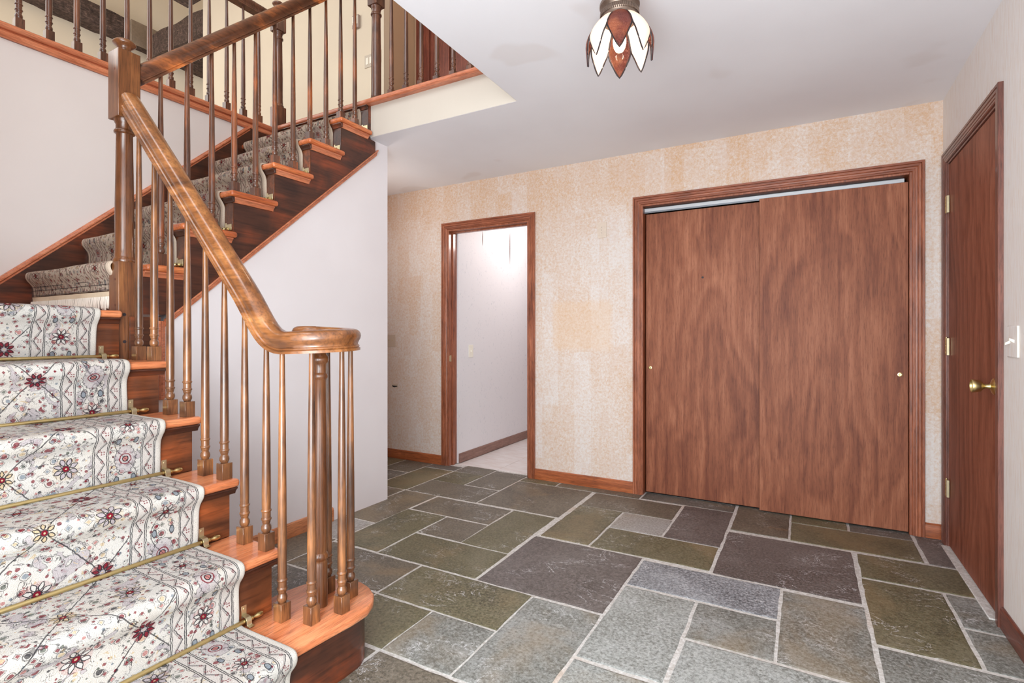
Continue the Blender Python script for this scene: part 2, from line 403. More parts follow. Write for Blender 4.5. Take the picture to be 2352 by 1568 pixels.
    # --- guard bands
    for c0, hw in ((.046, .0165), (.188, .0165)):
        g = (a-c0); band = g.abs().lt(hw)
        lay(band, rgb(190, 182, 176))
        zz = ((v/.075).fr()-.5).abs()*4-1
        lay(line(g-zz*.0115, .0014)*band, ink, .85)
        lay(line(g-zz*.0115-.0045, .0010)*band, ink, .5)
        dy = ((v/.0375+.25).fr()-.5)*.0375; sgn = ((v/.075).fr()-.5).abs().gt(.25)*2-1
        dx = g + sgn*(-.0035)
        dm = dx.abs()+dy.abs()
        lay(line(dm-.0042, .0011)*band, wine, .75)
        dy2 = ((v/.075+.5).fr()-.5)*.075
        lay(disc((g+.006).abs()-.0035, dy2.abs()-.004, .0022)*band, wine, .9)
    for p_ in (.024, .0285, .0635, .068, .166, .1705, .2055, .210):
        lay(line(a-p_, .00095), ink, .9)
    lay(a.lt(.0195), rgb(206, 200, 192))
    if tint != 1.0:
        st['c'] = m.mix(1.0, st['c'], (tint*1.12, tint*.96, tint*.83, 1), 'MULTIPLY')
    hi = m.n('ShaderNodeTexNoise'); m.put(hi.inputs['Vector'], uvn.outputs[0]); hi.inputs['Scale'].default_value = 420; hi.inputs['Detail'].default_value = 2
    c = m.mix(1.0, st['c'], m.ramp(hi.outputs[0], [(.3, (.84, .84, .84, 1)), (.7, (1.08, 1.08, 1.08, 1))]), 'MULTIPLY')
    m.col(c); m.rough(.95); m.set(Specular_IOR_Level=.1); m.bump(hi.outputs[0], .6, .004)
    return m.m
M['carpet'] = carpet('oriental_runner', .86)
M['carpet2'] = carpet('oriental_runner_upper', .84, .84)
M['fringe'] = plain('fringe_yarn', rgb(226, 216, 204), .9, 0, .05, 80)
M['band'] = plain('runner_end_band', rgb(228, 208, 180), .9, 0, .05, 40)

# stained glass
def glass(name, c, em, hammered=False, c2=None):
    m = NT(name); v = m.coords('Object')
    n = m.noise(v, 130, 3, .6, .6)
    lo = m.noise(v, 14, 2, .5)
    col = m.mix(m.step(lo, .35, .65), c, c2 or c)
    m.col(col); m.rough(.18 if hammered else .3); m.set(Coat_Weight=.3)
    if hammered: m.bump(n, 1.0, .02)
    # half of the light passes through the sheet
    tr = m.n('ShaderNodeBsdfTranslucent'); m.put(tr.inputs[0], col)
    em_ = m.n('ShaderNodeEmission'); m.put(em_.inputs[0], col); em_.inputs[1].default_value = em
    mx = m.n('ShaderNodeMixShader'); mx.inputs[0].default_value = .55
    m.t.links.new(m.b.outputs[0], mx.inputs[1]); m.t.links.new(tr.outputs[0], mx.inputs[2])
    ad = m.n('ShaderNodeAddShader'); m.t.links.new(mx.outputs[0], ad.inputs[0]); m.t.links.new(em_.outputs[0], ad.inputs[1])
    m.t.links.new(ad.outputs[0], m.out.inputs[0])
    return m.m
M['g_white'] = glass('opal_glass', rgb(250, 234, 220), .22)
M['g_amber'] = glass('amber_glass', rgb(140, 80, 70), .05, True, rgb(196, 126, 92))
M['bulb'] = None
m = NT('bulb_glow'); m.col(rgb(255, 240, 220)); m.set(Emission_Color=rgb(255, 226, 190), Emission_Strength=8.0); M['bulb'] = m.m

# ------------------------------------------------------------------ mesh helpers
class MB:
    def __init__(s): s.v = []; s.f = []; s.sm = []; s.uv = None; s.mi = []
    def add(s, vs, fs, smooth=False, mi=0):
        o = len(s.v); s.v += [tuple(p) for p in vs]; s.f += [tuple(i+o for i in f) for f in fs]
        s.sm += [smooth]*len(fs); s.mi += [mi]*len(fs)
    def box(s, x0, x1, y0, y1, z0, z1, mi=0):
        s.add([(x0, y0, z0), (x1, y0, z0), (x1, y1, z0), (x0, y1, z0), (x0, y0, z1), (x1, y0, z1), (x1, y1, z1), (x0, y1, z1)],
              [(0, 3, 2, 1), (4, 5, 6, 7), (0, 1, 5, 4), (1, 2, 6, 5), (2, 3, 7, 6), (3, 0, 4, 7)], mi=mi)
    def prism(s, pts, d, mi=0):        # planar polygon pts (3D) extruded by vector d
        n = len(pts); a = [Vector(p) for p in pts]; b = [p+Vector(d) for p in a]
        s.add(a+b, [tuple(range(n))[::-1], tuple(range(n, 2*n))]+[(i, (i+1) % n, n+(i+1) % n, n+i) for i in range(n)], mi=mi)
    def loft(s, rings, closed=True, caps=True, smooth=True, mi=0, ucl=True):
        n = len(rings[0]); vs = [p for r in rings for p in r]; fs = []
        for k in range(len(rings)-1):
            for i in range(n if ucl else n-1):
                j = (i+1) % n
                fs.append((k*n+i, k*n+j, (k+1)*n+j, (k+1)*n+i))
        if not closed and caps and ucl:
            fs.append(tuple(range(n))[::-1]); fs.append(tuple((len(rings)-1)*n+i for i in range(n)))
        if closed:
            for i in range(n):
                j = (i+1) % n; k = len(rings)-1
                fs.append((k*n+i, k*n+j, j, i))
        s.add(vs, fs, smooth, mi)
    def lathe(s, c, prof, n=20, mi=0, axis='z'):   # prof: (r, h) from bottom to top
        rings = []
        for r, h in prof:
            ring = []
            for i in range(n):
                a = 2*pi*i/n; p = (r*cos(a), r*sin(a), h)
                if axis == 'x': p = (h, r*cos(a), r*sin(a))
                if axis == 'y': p = (r*sin(a), h, r*cos(a))
                ring.append((c[0]+p[0], c[1]+p[1], c[2]+p[2]))
            rings.append(ring)
        s.loft(rings, closed=False, mi=mi)
    def tube(s, pts, r, n=10, mi=0):
        P = [Vector(p) for p in pts]; rings = []
        for i, p in enumerate(P):
            t = (P[min(i+1, len(P)-1)]-P[max(i-1, 0)]).normalized()
            up = Vector((0, 0, 1)) if abs(t.z) < .9 else Vector((1, 0, 0))
            sd = t.cross(up).normalized(); u2 = sd.cross(t)
            rr = r[i] if isinstance(r, (list, tuple)) else r
            rings.append([p+sd*rr*cos(2*pi*k/n)+u2*rr*sin(2*pi*k/n) for k in range(n)])
        s.loft(rings, closed=False, mi=mi)
    def build(s, name, mat, parent=None, loc=(0, 0, 0), sharp=35, bevel=0, seg=2, **props):
        off = Vector(loc)
        me = bpy.data.meshes.new(name); me.from_pydata([tuple(Vector(p)-off) for p in s.v], [], s.f)
        me.update()
        bm = bmesh.new(); bm.from_mesh(me); bmesh.ops.recalc_face_normals(bm, faces=bm.faces); bm.to_mesh(me); bm.free()
        for p, q, mi in zip(me.polygons, s.sm, s.mi): p.use_smooth = q or bevel > 0; p.material_index = mi
        if any(s.sm) or bevel: me.set_sharp_from_angle(angle=radians(sharp))
        for mm in (mat if isinstance(mat, (list, tuple)) else [mat]): me.materials.append(mm)
        o = bpy.data.objects.new(name, me); C.objects.link(o)
        if parent is not None:
            o.parent = parent; o.location = off - parent.location if parent.parent is None else off - parent.matrix_world.translation
            if parent.parent is not None:
                o.location = off - (parent.location + parent.parent.location)
        else: o.location = off
        if bevel:
            b = o.modifiers.new('bevel', 'BEVEL'); b.width = bevel; b.segments = seg; b.limit_method = 'ANGLE'; b.angle_limit = radians(40)
            b.harden_normals = False
        for k, v in props.items(): o[k] = v
        return o
def empty(name, loc, label=None, category=None, group=None, kind=None):
    o = bpy.data.objects.new(name, None); C.objects.link(o); o.location = loc; o.empty_display_size = .1
    if label: o['label'] = label
    if category: o['category'] = category
    if group: o['group'] = group
    if kind: o['kind'] = kind
    return o
def tag(o, label, category, group=None):
    o['label'] = label; o['category'] = category
    if group: o['group'] = group
    return o
def struct(name, mb, mat, label=None, **kw):
    o = mb.build(name, mat, **kw); o['kind'] = 'structure'; o['label'] = label or name.replace('_', ' '); o['category'] = name.split('_')[0]
    return o
def dup(root, loc, label=None):
    r = root.copy(); C.objects.link(r); r.location = loc
    if label: r['label'] = label
    for ch in list(root.children):
        c = ch.copy(); C.objects.link(c); c.parent = r
        for g in ch.children:
            d = g.copy(); C.objects.link(d); d.parent = c
    return r

# ================================================================== SETTING
YE = 3.82                                      # back face of the back wall
# floor: grout bed with individual flagstones
b = MB(); b.box(-3.6, XR+.10, -.95, 3.79, -.06, -.003)
floor = struct('floor', b, M['grout'], 'flagstone entry floor laid in pale grout')
stones = [  # x0,x1,y0,y1, material
 (-1.33, -.715, 2.04, 2.655, 'purple'), (-1.645, -1.03, 1.725, 2.035, 'olive'), (-2.265, -1.65, 1.73, 2.04, 'brown'),
 (-1.64, -1.335, 1.42, 1.72, 'olive'), (-1.335, -1.03, 1.42, 1.722, 'grey'), (-1.03, -.715, 1.42, 2.03, 'grey'),
 (-1.95, -1.34, 2.045, 2.36, 'olive'), (-2.265, -1.955, 2.05, 2.66, 'olive'), (-1.95, -1.645, 2.37, 2.66, 'brown'),
 (-1.645, -1.345, 2.365, 2.97, 'olive'), (-2.255, -1.65, 2.67, 2.965, 'brown'), (-1.94, -1.335, 2.985, 3.59, 'brown'),
 (-2.555, -1.945, 2.98, 3.29, 'brown'), (-2.55, -2.255, 3.29, 3.58, 'olive'), (-2.25, -1.945, 3.30, 3.76, 'brown'),
 (-2.86, -2.56, 2.98, 3.58, 'olive'), (-3.17, -2.865, 3.37, 3.70, 'brown'), (-3.17, -2.865, 2.98, 3.36, 'dark'),
 (-3.46, -3.175, 3.28, 3.70, 'olive'), (-3.46, -3.175, 2.98, 3.275, 'brown'),
 (-2.56, -2.265, 2.365, 2.975, 'brown'), (-2.86, -2.565, 2.66, 2.975, 'brown'), (-3.46, -2.865, 2.66, 2.975, 'olive'),
 (-2.55, -2.27, 2.07, 2.36, 'rust'), (-2.55, -2.27, 1.69, 2.065, 'brown'),
 (-2.55, -2.275, 1.25, 1.685, 'olive'), (-2.27, -1.95, 1.42, 1.725, 'dark'), (-1.945, -1.645, 1.42, 1.725, 'brown'), (-2.27, -1.66, 1.12, 1.415, 'grey'),
 (-2.555, -2.255, 3.585, 3.79, 'brown'), (-2.86, -2.56, 3.585, 3.72, 'dark'), (-1.94, -1.635, 3.595, 3.70, 'olive'), (-1.63, -1.0, 3.595, 3.70, 'brown'),
 (-1.31, -.705, 3.285, 3.59, 'brown'), (-1.31, -1.015, 2.67, 3.28, 'olive'), (-1.01, -.70, 2.985, 3.28, 'rust'),
 (-1.01, -.395, 2.665, 2.98, 'olive'), (-.695, -.39, 2.985, 3.61, 'purple'), (-.995, -.39, 3.615, 3.78, 'dark'),
 (-.38, -.075, 3.29, 3.78, 'brown'), (-.385, .22, 2.645, 3.26, 'purple'), (-.07, .225, 3.60, 3.78, 'olive'), (.23, .53, 3.60, 3.78, 'dark'),
 (-.07, .53, 3.28, 3.595, 'olive'), (.54, .70, 3.27, 3.70, 'purple'), (.235, .70, 2.945, 3.255, 'olive'),
 (.23, .535, 2.33, 2.935, 'olive'), (.54, .70, 2.63, 2.935, 'grey'), (.54, .70, 2.33, 2.62, 'grey'), (.23, .70, 1.80, 2.32, 'grey'),
 (-.085, .222, 2.03, 2.625, 'greyolive'), (-.71, -.09, 2.34, 2.635, 'speck'), (-.395, -.09, 2.03, 2.33, 'grey'),
 (-.71, -.40, 1.725, 2.33, 'pale'), (-.71, -.40, 1.11, 1.715, 'pale'), (-.39, .222, 1.72, 2.02, 'pale'),
 (-1.64, -1.345, 1.10, 1.41, 'brown'), (-1.335, -.72, 1.11, 1.41, 'brown'), (-.39, -.09, 1.11, 1.71, 'grey'), (-.08, .222, 1.41, 1.71, 'olive'),
 (.23, .70, 1.41, 1.79, 'brown'), (-.08, .70, 1.10, 1.40, 'grey')]
yy = 1.09
while yy > -.9:                                # rows towards and behind the viewer
    h_ = .30 if random.random() < .6 else .45
    xx = -1.26
    while xx < XR:
        w_ = random.choice([.3, .45, .6]); x1 = min(xx+w_-.012, XR+.03)
        if x1-xx > .08: stones.append((xx, x1, yy-h_+.012, yy, random.choice(['grey', 'olive', 'brown', 'pale'])))
        xx += w_
    yy -= h_
for i, (x0, x1, y0, y1, mt) in enumerate(stones):
    rnd = random.Random(i*17+3)
    mt = {'greyolive': 's_grey'}.get(mt, 's_'+mt)
    g_ = .0045; x0 += g_; x1 -= g_; y0 += g_; y1 -= g_
    pts = []
    def edge(p, q):
        n = max(2, int((Vector(q)-Vector(p)).length/.055))
        for k in range(n):
            t = k/n; e = .0022
            pts.append((p[0]+(q[0]-p[0])*t+rnd.uniform(-e, e), p[1]+(q[1]-p[1])*t+rnd.uniform(-e, e)))
    edge((x0, y0), (x1, y0)); edge((x1, y0), (x1, y1)); edge((x1, y1), (x0, y1)); edge((x0, y1), (x0, y0))
    cx, cy = (x0+x1)/2, (y0+y1)/2
    dz = rnd.uniform(-.0012, .0012); n = len(pts)
    rings = [[(x, y, -.012) for x, y in pts], [(x, y, -.001+dz) for x, y in pts],
             [(x-(x-cx)*.012/(x1-x0)*1.2, y-(y-cy)*.012/(y1-y0)*1.2, .0005+dz) for x, y in pts]]
    s_ = MB(); s_.loft(rings, closed=False, smooth=False)
    s_.build('stone', M[mt], floor, loc=(cx, cy, 0))

# back hall floor of pale tiles
b = MB(); b.box(-2.78, -1.2, 3.79, 7.2, -.06, -.004); fl2 = struct('floor', b, M['grout'], 'pale tiled floor of the hall beyond the doorway')
t0 = None
for i in range(4):
    for j in range(9):
        x0 = -2.66+i*.405; y0 = 3.79+j*.405
        if t0 is None:
            q = MB(); q.box(0, .402, 0, .402, -.01, .0); t0 = q.build('tile', M['tile'], fl2, loc=(0, 0, 0)); t0.location = (x0, y0, 0)
        else:
            c_ = t0.copy(); C.objects.link(c_); c_.location = (x0, y0, 0)

# back wall with doorway and closet opening
DX0, DX1, DZ = -2.709, -1.913, 2.051
CX0, CX1, CZ = -1.012, .536, 2.062
b = MB()
b.box(-3.58, DX0, YB, YE, 0, ZC+.02); b.box(DX1, CX0, YB, YE, 0, ZC+.02); b.box(CX1, XR+.1, YB, YE, 0, ZC+.02)
b.box(DX0, DX1, YB, YE, DZ, ZC+.02); b.box(CX0, CX1, YB, YE, CZ, ZC+.02)
struct('wall_back', b, M['paper'], 'back wall in blotched tan and cream wallpaper')
# right wall with a hinged door
RY0, RY1, RZ = 2.752, 3.593, 2.061
b = MB(); b.box(XR, XR+.12, -.95, RY0, 0, ZC+.02); b.box(XR, XR+.12, RY1, YB+.1, 0, ZC+.02); b.box(XR, XR+.12, RY0, RY1, RZ, ZC+.02)
struct('wall_right', b, M['paper_r'], 'right wall in greyish fibrous wallpaper')
# white wall under the upper flight
b = MB()
def ssl(y): return 1.2374+(y-1.337)*.877      # underside line of the skirt board on the wall
ys = [1.16, 1.30, 2.655]
pts = [(XW, 1.16, 0), (XW, 2.743, 0), (XW, 2.743, ZC), (XW, 2.57, ZC), (XW, 2.57, ssl(2.57)), (XW, 1.20, ssl(1.20)), (XW, 1.16, .9)]
b.prism(pts, (-.10, 0, 0)); struct('wall_under_stair', b, M['wall'], 'plain white wall closing the space under the upper flight')
# left wall up to the gallery curb
b = MB(); b.box(XL-.12, XL, -.1, YF+.04, -.05, ZU-.075); struct('wall_left', b, M['wall_l'], 'tall plain wall left of the stairs below the gallery')
b = MB(); b.box(-3.58, XL, YF+.04, YE, -.05, ZC); struct('wall_left', b, M['paper'], 'short wall at the far left behind the stairs')
b = MB(); b.box(XL-.12, -1.9, YN-.12, YN-.02, -.05, 5.6); struct('wall_front', b, M['wall_l'], 'wall on the near side of the lower flight')
# ceiling of the entry with the stair opening
b = MB(); b.box(XO, XR+.12, -.95, YE, ZC, ZC+.05); b.box(-3.58, XO, YF, YE, ZC, ZC+.05)
struct('ceiling', b, M['ceil'], 'painted entry ceiling with faint stains')
b = MB(); b.box(XO-.002, XO+.03, -.95, YF, ZC+.001, ZU-.002); b.box(XSK+.001, XO+.03, YF-.002, YF+.03, ZC+.001, ZU-.03)
struct('wall_fascia', b, M['fascia'], 'cream painted edge of the upper floor at the stair opening')
b = MB(); b.box(XO+.03, XR+.12, -.95, 4.3, ZC+.05, ZU); b.box(-3.58, XO+.03, YF+.03, 4.3, ZC+.05, ZU); b.box(-9.0, -3.58, -1.0, 4.3, ZU-.2, ZU); b.box(-9, -6.42, 4.3, 6.3, ZU-.2, ZU)
struct('floor', b, M['underfloor'], 'upper hall floor')
# upstairs
b = MB(); b.box(-6.43, -3.49, 3.75, 3.87, ZU, 5.6); struct('wall_upstairs_back', b, M['cream'], 'cream wall across the upper hall')
b = MB(); b.box(-3.61, -3.49, 3.87, 4.25, ZU, 5.6); b.box(-3.49, -3.43, 4.2, 4.3, ZU, 5.6); b.box(-1.3, 1, 4.2, 4.3, ZU, 5.6); b.box(-3.49, 1, 4.2, 4.3, ZU+2.1, 5.6)
struct('wall_upstairs_hall', b, M['tan'], 'tan wall beside the upstairs doors')
b = MB(); b.box(-8.94, -8.82, -1.0, 6.3, ZU, 7.2); b.box(-8.94, -6.3, 6.3, 6.42, ZU, 7.2)
struct('wall_great_room', b, M['cream'], 'distant cream wall beyond the gallery')
b = MB(); b.box(-6.43, .8, YN-.12, 4.3, 5.6, 5.7); b.box(-9, -6.43, -1, 6.4, 7.2, 7.3); b.box(-6.53, -6.43, -1, 6.4, 5.7, 7.3)
struct('ceiling', b, M['cream'], 'ceiling above the gallery')
b = MB(); b.box(.0, .1, -.1, 4.3, ZU, 5.6); struct('wall_upstairs_right', b, M['cream'], 'right wall of the upper hall')
# hall beyond the doorway
b = MB(); b.box(-2.78, -2.68, YE, 7.2, 0, 2.5); hallw = struct('wall_hall', b, M['hallwall'], 'pale sprig wallpaper in the hall beyond the doorway')
b = MB(); b.box(-2.78, -1.1, 7.2, 7.3, 0, 2.5); b.box(-1.2, -1.1, YE, 7.2, 0, 2.5); struct('wall_hall', b, M['hallwall'], 'far walls of the hall beyond the doorway')
b = MB(); b.box(-2.78, -1.1, YE, 7.3, 2.44, 2.5); struct('ceiling', b, M['ceil'], 'ceiling of the hall beyond the doorway')
# closet interior
b = MB(); b.box(CX0-.1, CX1+.1, 4.35, 4.4, 0, 2.44); b.box(CX0-.15, CX0-.10, YE, 4.4, 0, 2.44); b.box(CX1+.05, CX1+.1, YE, 4.4, 0, 2.44); b.box(CX0-.15, CX1+.1, YE, 4.4, 2.4, 2.44); b.box(CX0-.15, CX1+.1, 3.79, 4.4, -.05, 0)
struct('wall_closet', b, M['dark'], 'dark inside of the closet')

# ---- casings: profile (across from the opening, out of the wall)
CP = [(0, 0), (0, .009), (.004, .012), (.012, .012), (.014, .014), (.024, .0145), (.0255, .0125), (.028, .0165), (.041, .0165), (.043, .013), (.045, .018), (.056, .018), (.0575, .0165), (.0575, 0)]
def casing(name, a0, a1, H, fmap, mats, label):
    e = empty(name, fmap((a0+a1)/2, 0, 0), label, 'trim', kind='structure')
    def ringv(a, z, wa, wz): return [fmap(a+wa*p, z+wz*p, q) for p, q in CP]
    c = [ringv(a0, 0, -1, 0), ringv(a0, H, -1, 1), ringv(a1, H, 1, 1), ringv(a1, 0, 1, 0)]
    for k, mt in ((0, mats[0]), (1, mats[1]), (2, mats[0])):
        q = MB(); q.loft([c[k], c[k+1]], closed=False, smooth=False); q.build('casing', mt, e, loc=tuple(Vector(c[k][0])), bevel=.0006, seg=1)
    return e
fb = lambda a, z, h: (a, YB-h, z)
t1 = casing('trim_1', CX0, CX1, CZ, fb, (M['trim'], M['trim_x']), 'moulded wood casing around the sliding closet doors')
t2 = casing('trim_2', DX0, DX1, DZ, fb, (M['trim'], M['trim_x']), 'moulded wood casing of the open doorway to the hall')
fr_ = lambda a, z, h: (XR-h, a, z)
t3 = casing('trim_3', RY0, RY1, RZ, fr_, (M['trim_r'], M['trim_y']), 'dark wood casing of the hinged door in the right wall')
def jamb(par, boxes, mt):
    for bx_ in boxes:
        q = MB(); q.box(*bx_); q.build('jamb', mt, par, loc=(bx_[0], bx_[2], bx_[4]), bevel=.001, seg=1)
jamb(t1, [(CX0-.002, CX0+.012, YB-.004, YE, 0, CZ), (CX1-.012, CX1+.002, YB-.004, YE, 0, CZ), (CX0+.012, CX1-.012, YB-.004, YE, CZ-.012, CZ)], M['trim'])
jamb(t2, [(DX0-.002, DX0+.014, YB-.004, YE+.01, 0, DZ), (DX1-.014, DX1+.002, YB-.004, YE+.01, 0, DZ), (DX0+.014, DX1-.014, YB-.004, YE+.01, DZ-.014, DZ)], M['trim'])
q = MB(); q.box(DX0+.014, DX0+.026, YB+.045, YB+.08, 0, DZ-.014); q.box(DX0+.026, DX1-.014, YB+.045, YB+.08, DZ-.026, DZ-.014); q.box(DX1-.026, DX1-.014, YB+.045, YB+.08, 0, DZ-.026)
q.build('door_stop', M['trim'], t2, loc=(DX0, YB, 0), bevel=.001, seg=1)
q = MB(); q.box(DX0+.0135, DX0+.0155, YB+.012, YB+.034, .905, .96); q.box(DX0+.0135, DX0+.018, YB+.008, YB+.012, .91, .955)
q.build('strike_plate', M['bracket'], t2, loc=(DX0+.015, YB+.02, .93), label='small brass strike plate')
jamb(t3, [(XR-.004, XR+.12, RY0-.002, RY0+.012, 0, RZ), (XR-.004, XR+.12, RY1-.012, RY1+.002, 0, RZ), (XR-.004, XR+.12, RY0+.012, RY1-.012, RZ-.012, RZ)], M['trim_r'])

# ---- baseboards
BP = [(0, 0), (.0125, 0), (.0125, .066), (.0105, .072), (.0105, .076), (.005, .083), (0, .083)]
def baseboard(name, p0, p1, outv, mt, label, sc_=1.0):
    q = MB(); o_ = Vector(outv); rings = []
    for p in (p0, p1): rings.append([Vector(p)+o_*a+Vector((0, 0, z*sc_)) for a, z in BP])
    q.loft(rings, closed=False, smooth=False)
    o = q.build(name, mt, loc=tuple(p0), bevel=.001, seg=1); o['kind'] = 'structure'; o['label'] = label; o['category'] = 'baseboard'
    return o
baseboard('baseboard_back', (-3.46, YB, 0), (DX0-.0575, YB, 0), (0, -1, 0), M['base'], 'wood baseboard left of the doorway')
baseboard('baseboard_back', (DX1+.0575, YB, 0), (CX0-.0575, YB, 0), (0, -1, 0), M['base'], 'wood baseboard between doorway and closet')
baseboard('baseboard_back', (CX1+.0575, YB, 0), (XR, YB, 0), (0, -1, 0), M['base'], 'short wood baseboard right of the closet')
baseboard('baseboard_right', (XR, -.95, 0), (XR, RY0-.0575, 0), (-1, 0, 0), M['base_d'], 'dark wood baseboard along the right wall')
baseboard('baseboard_under_stair', (XW, 1.16, 0), (XW, 2.26, 0), (1, 0, 0), M['base_y'], 'orange wood baseboard at the white wall under the stair')
baseboard('baseboard_hall', (-2.68, YE+.01, 0), (-2.68, 7.2, 0), (1, 0, 0), M['base_g'], 'grey brown baseboard in the hall beyond', 1.0)

# ---- closet doors and track
def slab(name, x0, x1, y0, y1, z0, z1, mt, label, **kw):
    q = MB(); q.box(x0, x1, y0, y1, z0, z1); o = q.build(name, mt, loc=((x0+x1)/2, (y0+y1)/2, z0), bevel=.0015, seg=1, kind='structure', **kw)
    o['label'] = label; o['category'] = 'door'; return o
d1 = slab('door_1', -.992, -.215, 3.756, 3.79, .012, 2.002, M['lauan'], 'left sliding closet door of reddish lauan veneer')
d2 = slab('door_2', -.2505, .5215, 3.715, 3.748, .010, 2.012, M['lauan'], 'right sliding closet door overlapping the left one')
for d_, x, y, z in ((d1, -.962, 3.756, .903), (d2, .483, 3.715, .908)):
    q = MB(); q.lathe((x, y, z), [(.0115, 0), (.0115, -.0022), (.0085, -.0026), (.0075, -.0006), (.0001, -.0004)], 24, axis='y')
    q.build('finger_pull', M['brass2'], d_, loc=(x, y, z), label='round brass finger pull')
q = MB(); q.lathe((-.604, 3.756, 1.53), [(.0075, -.0003), (.0001, -.0004)], 10, axis='y'); q.build('dark_knot', M['hole'], d1, loc=(-.604, 3.756, 1.53))
tr = MB(); tr.box(CX0+.014, CX1-.030, YB+.030, YB+.033, 2.016, 2.040); tr.box(CX0+.014, CX1-.030, YB+.030, YB+.11, 2.037, 2.040)
e_ = tr.build('closet_track', M['alum'], loc=(-.24, YB+.03, 2.05), bevel=.0006, seg=1)
e_.location.z -= 0; tag(e_, 'pale aluminium sliding track above the closet doors', 'track')
q = MB(); q.box(CX0+.014, CX1-.032, YB+.0305, YB+.036, 2.006, 2.016); q.box(CX0+.014, CX1-.032, YB+.060, YB+.064, 2.012, CZ-.014); q.build('track_lip', M['alum_d'], e_, loc=(-.24, YB+.03, 2.05), label='darker grey lower lip')

# ---- hinged door in the right wall
d3 = MB(); d3.box(XR+.002, XR+.037, RY0+.014, RY1-.014, .012, RZ-.015)
d3 = d3.build('door_3', M['lauan2'], loc=(XR+.02, RY1-.02, 0), bevel=.0015, seg=1, kind='structure'); d3['label'] = 'closed flush mahogany door with three brass hinges'; d3['category'] = 'door'
for z in (1.832, 1.074, .318):
    q = MB(); zz = z-.045
    for k in range(5): q.lathe((XR-.0085, RY1-.010, zz+k*.018), [(.0001, .0002), (.0052, .0004), (.0056, .0014), (.0056, .0166), (.0052, .0176), (.0001, .0178)], 12)
    q.lathe((XR-.0085, RY1-.010, zz+.09), [(.0035, 0), (.0042, .002), (.003, .006), (.0001, .007)], 10)
    h_ = q.build('hinge', M['brass2'], d3, loc=(XR-.0085, RY1-.010, z), label='brass butt hinge')
    q = MB()
    q.box(XR-.0115, XR-.002, RY1-.040, RY1-.012, zz, zz+.09)
    q.build('hinge_leaf', M['bracket'], h_, loc=(XR-.004, RY1-.026, z))
KY, KZ = 2.822, .925
q = MB(); q.lathe((XR+.002, KY, KZ), [(.033, 0), (.033, -.002), (.029, -.005), (.018, -.009), (.012, -.012), (.010, -.016), (.010, -.030), (.0125, -.033), (.014, -.036), (.021, -.040), (.024, -.046), (.0265, -.058), (.0275, -.070), (.0265, -.072), (.0245, -.071), (.020, -.058), (.0001, -.056)], 32, axis='x')
kn = q.build('doorknob', M['brass'], d3, loc=(XR, KY, KZ), label='brass tulip shaped doorknob')
q = MB(); q.box(XR-.066, XR-.055, KY-.0022, KY+.0022, KZ-.007, KZ+.007); q.build('lock_button', M['bracket'], kn, loc=(XR-.06, KY, KZ))
q = MB(); q.box(XR-.03, XR+.05, RY0, RY1, -.004, .006); t_ = q.build('trim_4', M['grout'], loc=(XR, RY0, 0), bevel=.003, kind='structure'); t_['label'] = 'worn grey threshold under the hinged door'; t_['category'] = 'trim'

# ---- loose plates and switches
def plate(name, c, ax, w_, h_, t_, mt, label, cat, bev=.0025):
    x, y, z = c; q = MB()
    if ax == 'y': q.box(x-w_/2, x+w_/2, y-t_, y, z-h_/2, z+h_/2)
    else: q.box(x-t_, x, y-w_/2, y+w_/2, z-h_/2, z+h_/2)
    o = q.build(name, mt, loc=c, bevel=bev); tag(o, label, cat); return o
p = plate('switch_plate', (XR, 2.583, 1.111), 'x', .105, .116, .006, M['paper_r'], 'double light switch plate papered to match the right wall', 'switch')
for dy, tl in ((.022, 1), (-.022, -1)):
    q = MB(); q.prism([(XR-.005, 2.583+dy-.005, 1.111-.006), (XR-.005, 2.583+dy-.005, 1.111+.006), (XR-.020, 2.583+dy-.005, 1.111+.004-tl*.009), (XR-.020, 2.583+dy-.005, 1.111-.004-tl*.009)], (0, .010, 0))
    q.build('toggle', M['ivory'], p, loc=(XR-.006, 2.583+dy, 1.111), label='white toggle lever')
q = MB(); q.box(XR-.0062, XR-.0005, 2.526, 2.531, 1.054, 1.168); q.build('bare_edge', M['ivory'], p, loc=(XR, 2.528, 1.111), label='bare ivory edge')
p = plate('wall_plate', (-1.304, YB, 1.912), 'y', .070, .114, .0055, M['plate2'], 'blank papered plate high on the wall between doorway and closet', 'plate', .001)
q = MB()
for dz in (.021, 0, -.021): q.lathe((-1.304, YB-.0055, 1.912+dz), [(.0022, 0), (.0022, -.0006), (.0001, -.0008)], 8, axis='y')
q.build('screw', M['hole'], p, loc=(-1.304, YB-.0055, 1.912))
p = plate('switch_plate', (-3.360, YB, 1.083), 'y', .115, .114, .0045, M['plate'], 'tan double switch plate at the white wall corner', 'switch', .0015)
for dx in (.012, -.03):
    q = MB(); q.lathe((-3.352+dx, YB-.0045, 1.09), [(.0065, 0), (.0065, -.0015), (.0035, -.002), (.003, -.006), (.0001, -.0065)], 14, axis='y'); q.build('screw', M['bracket'], p, loc=(-3.352+dx, YB-.0045, 1.09))
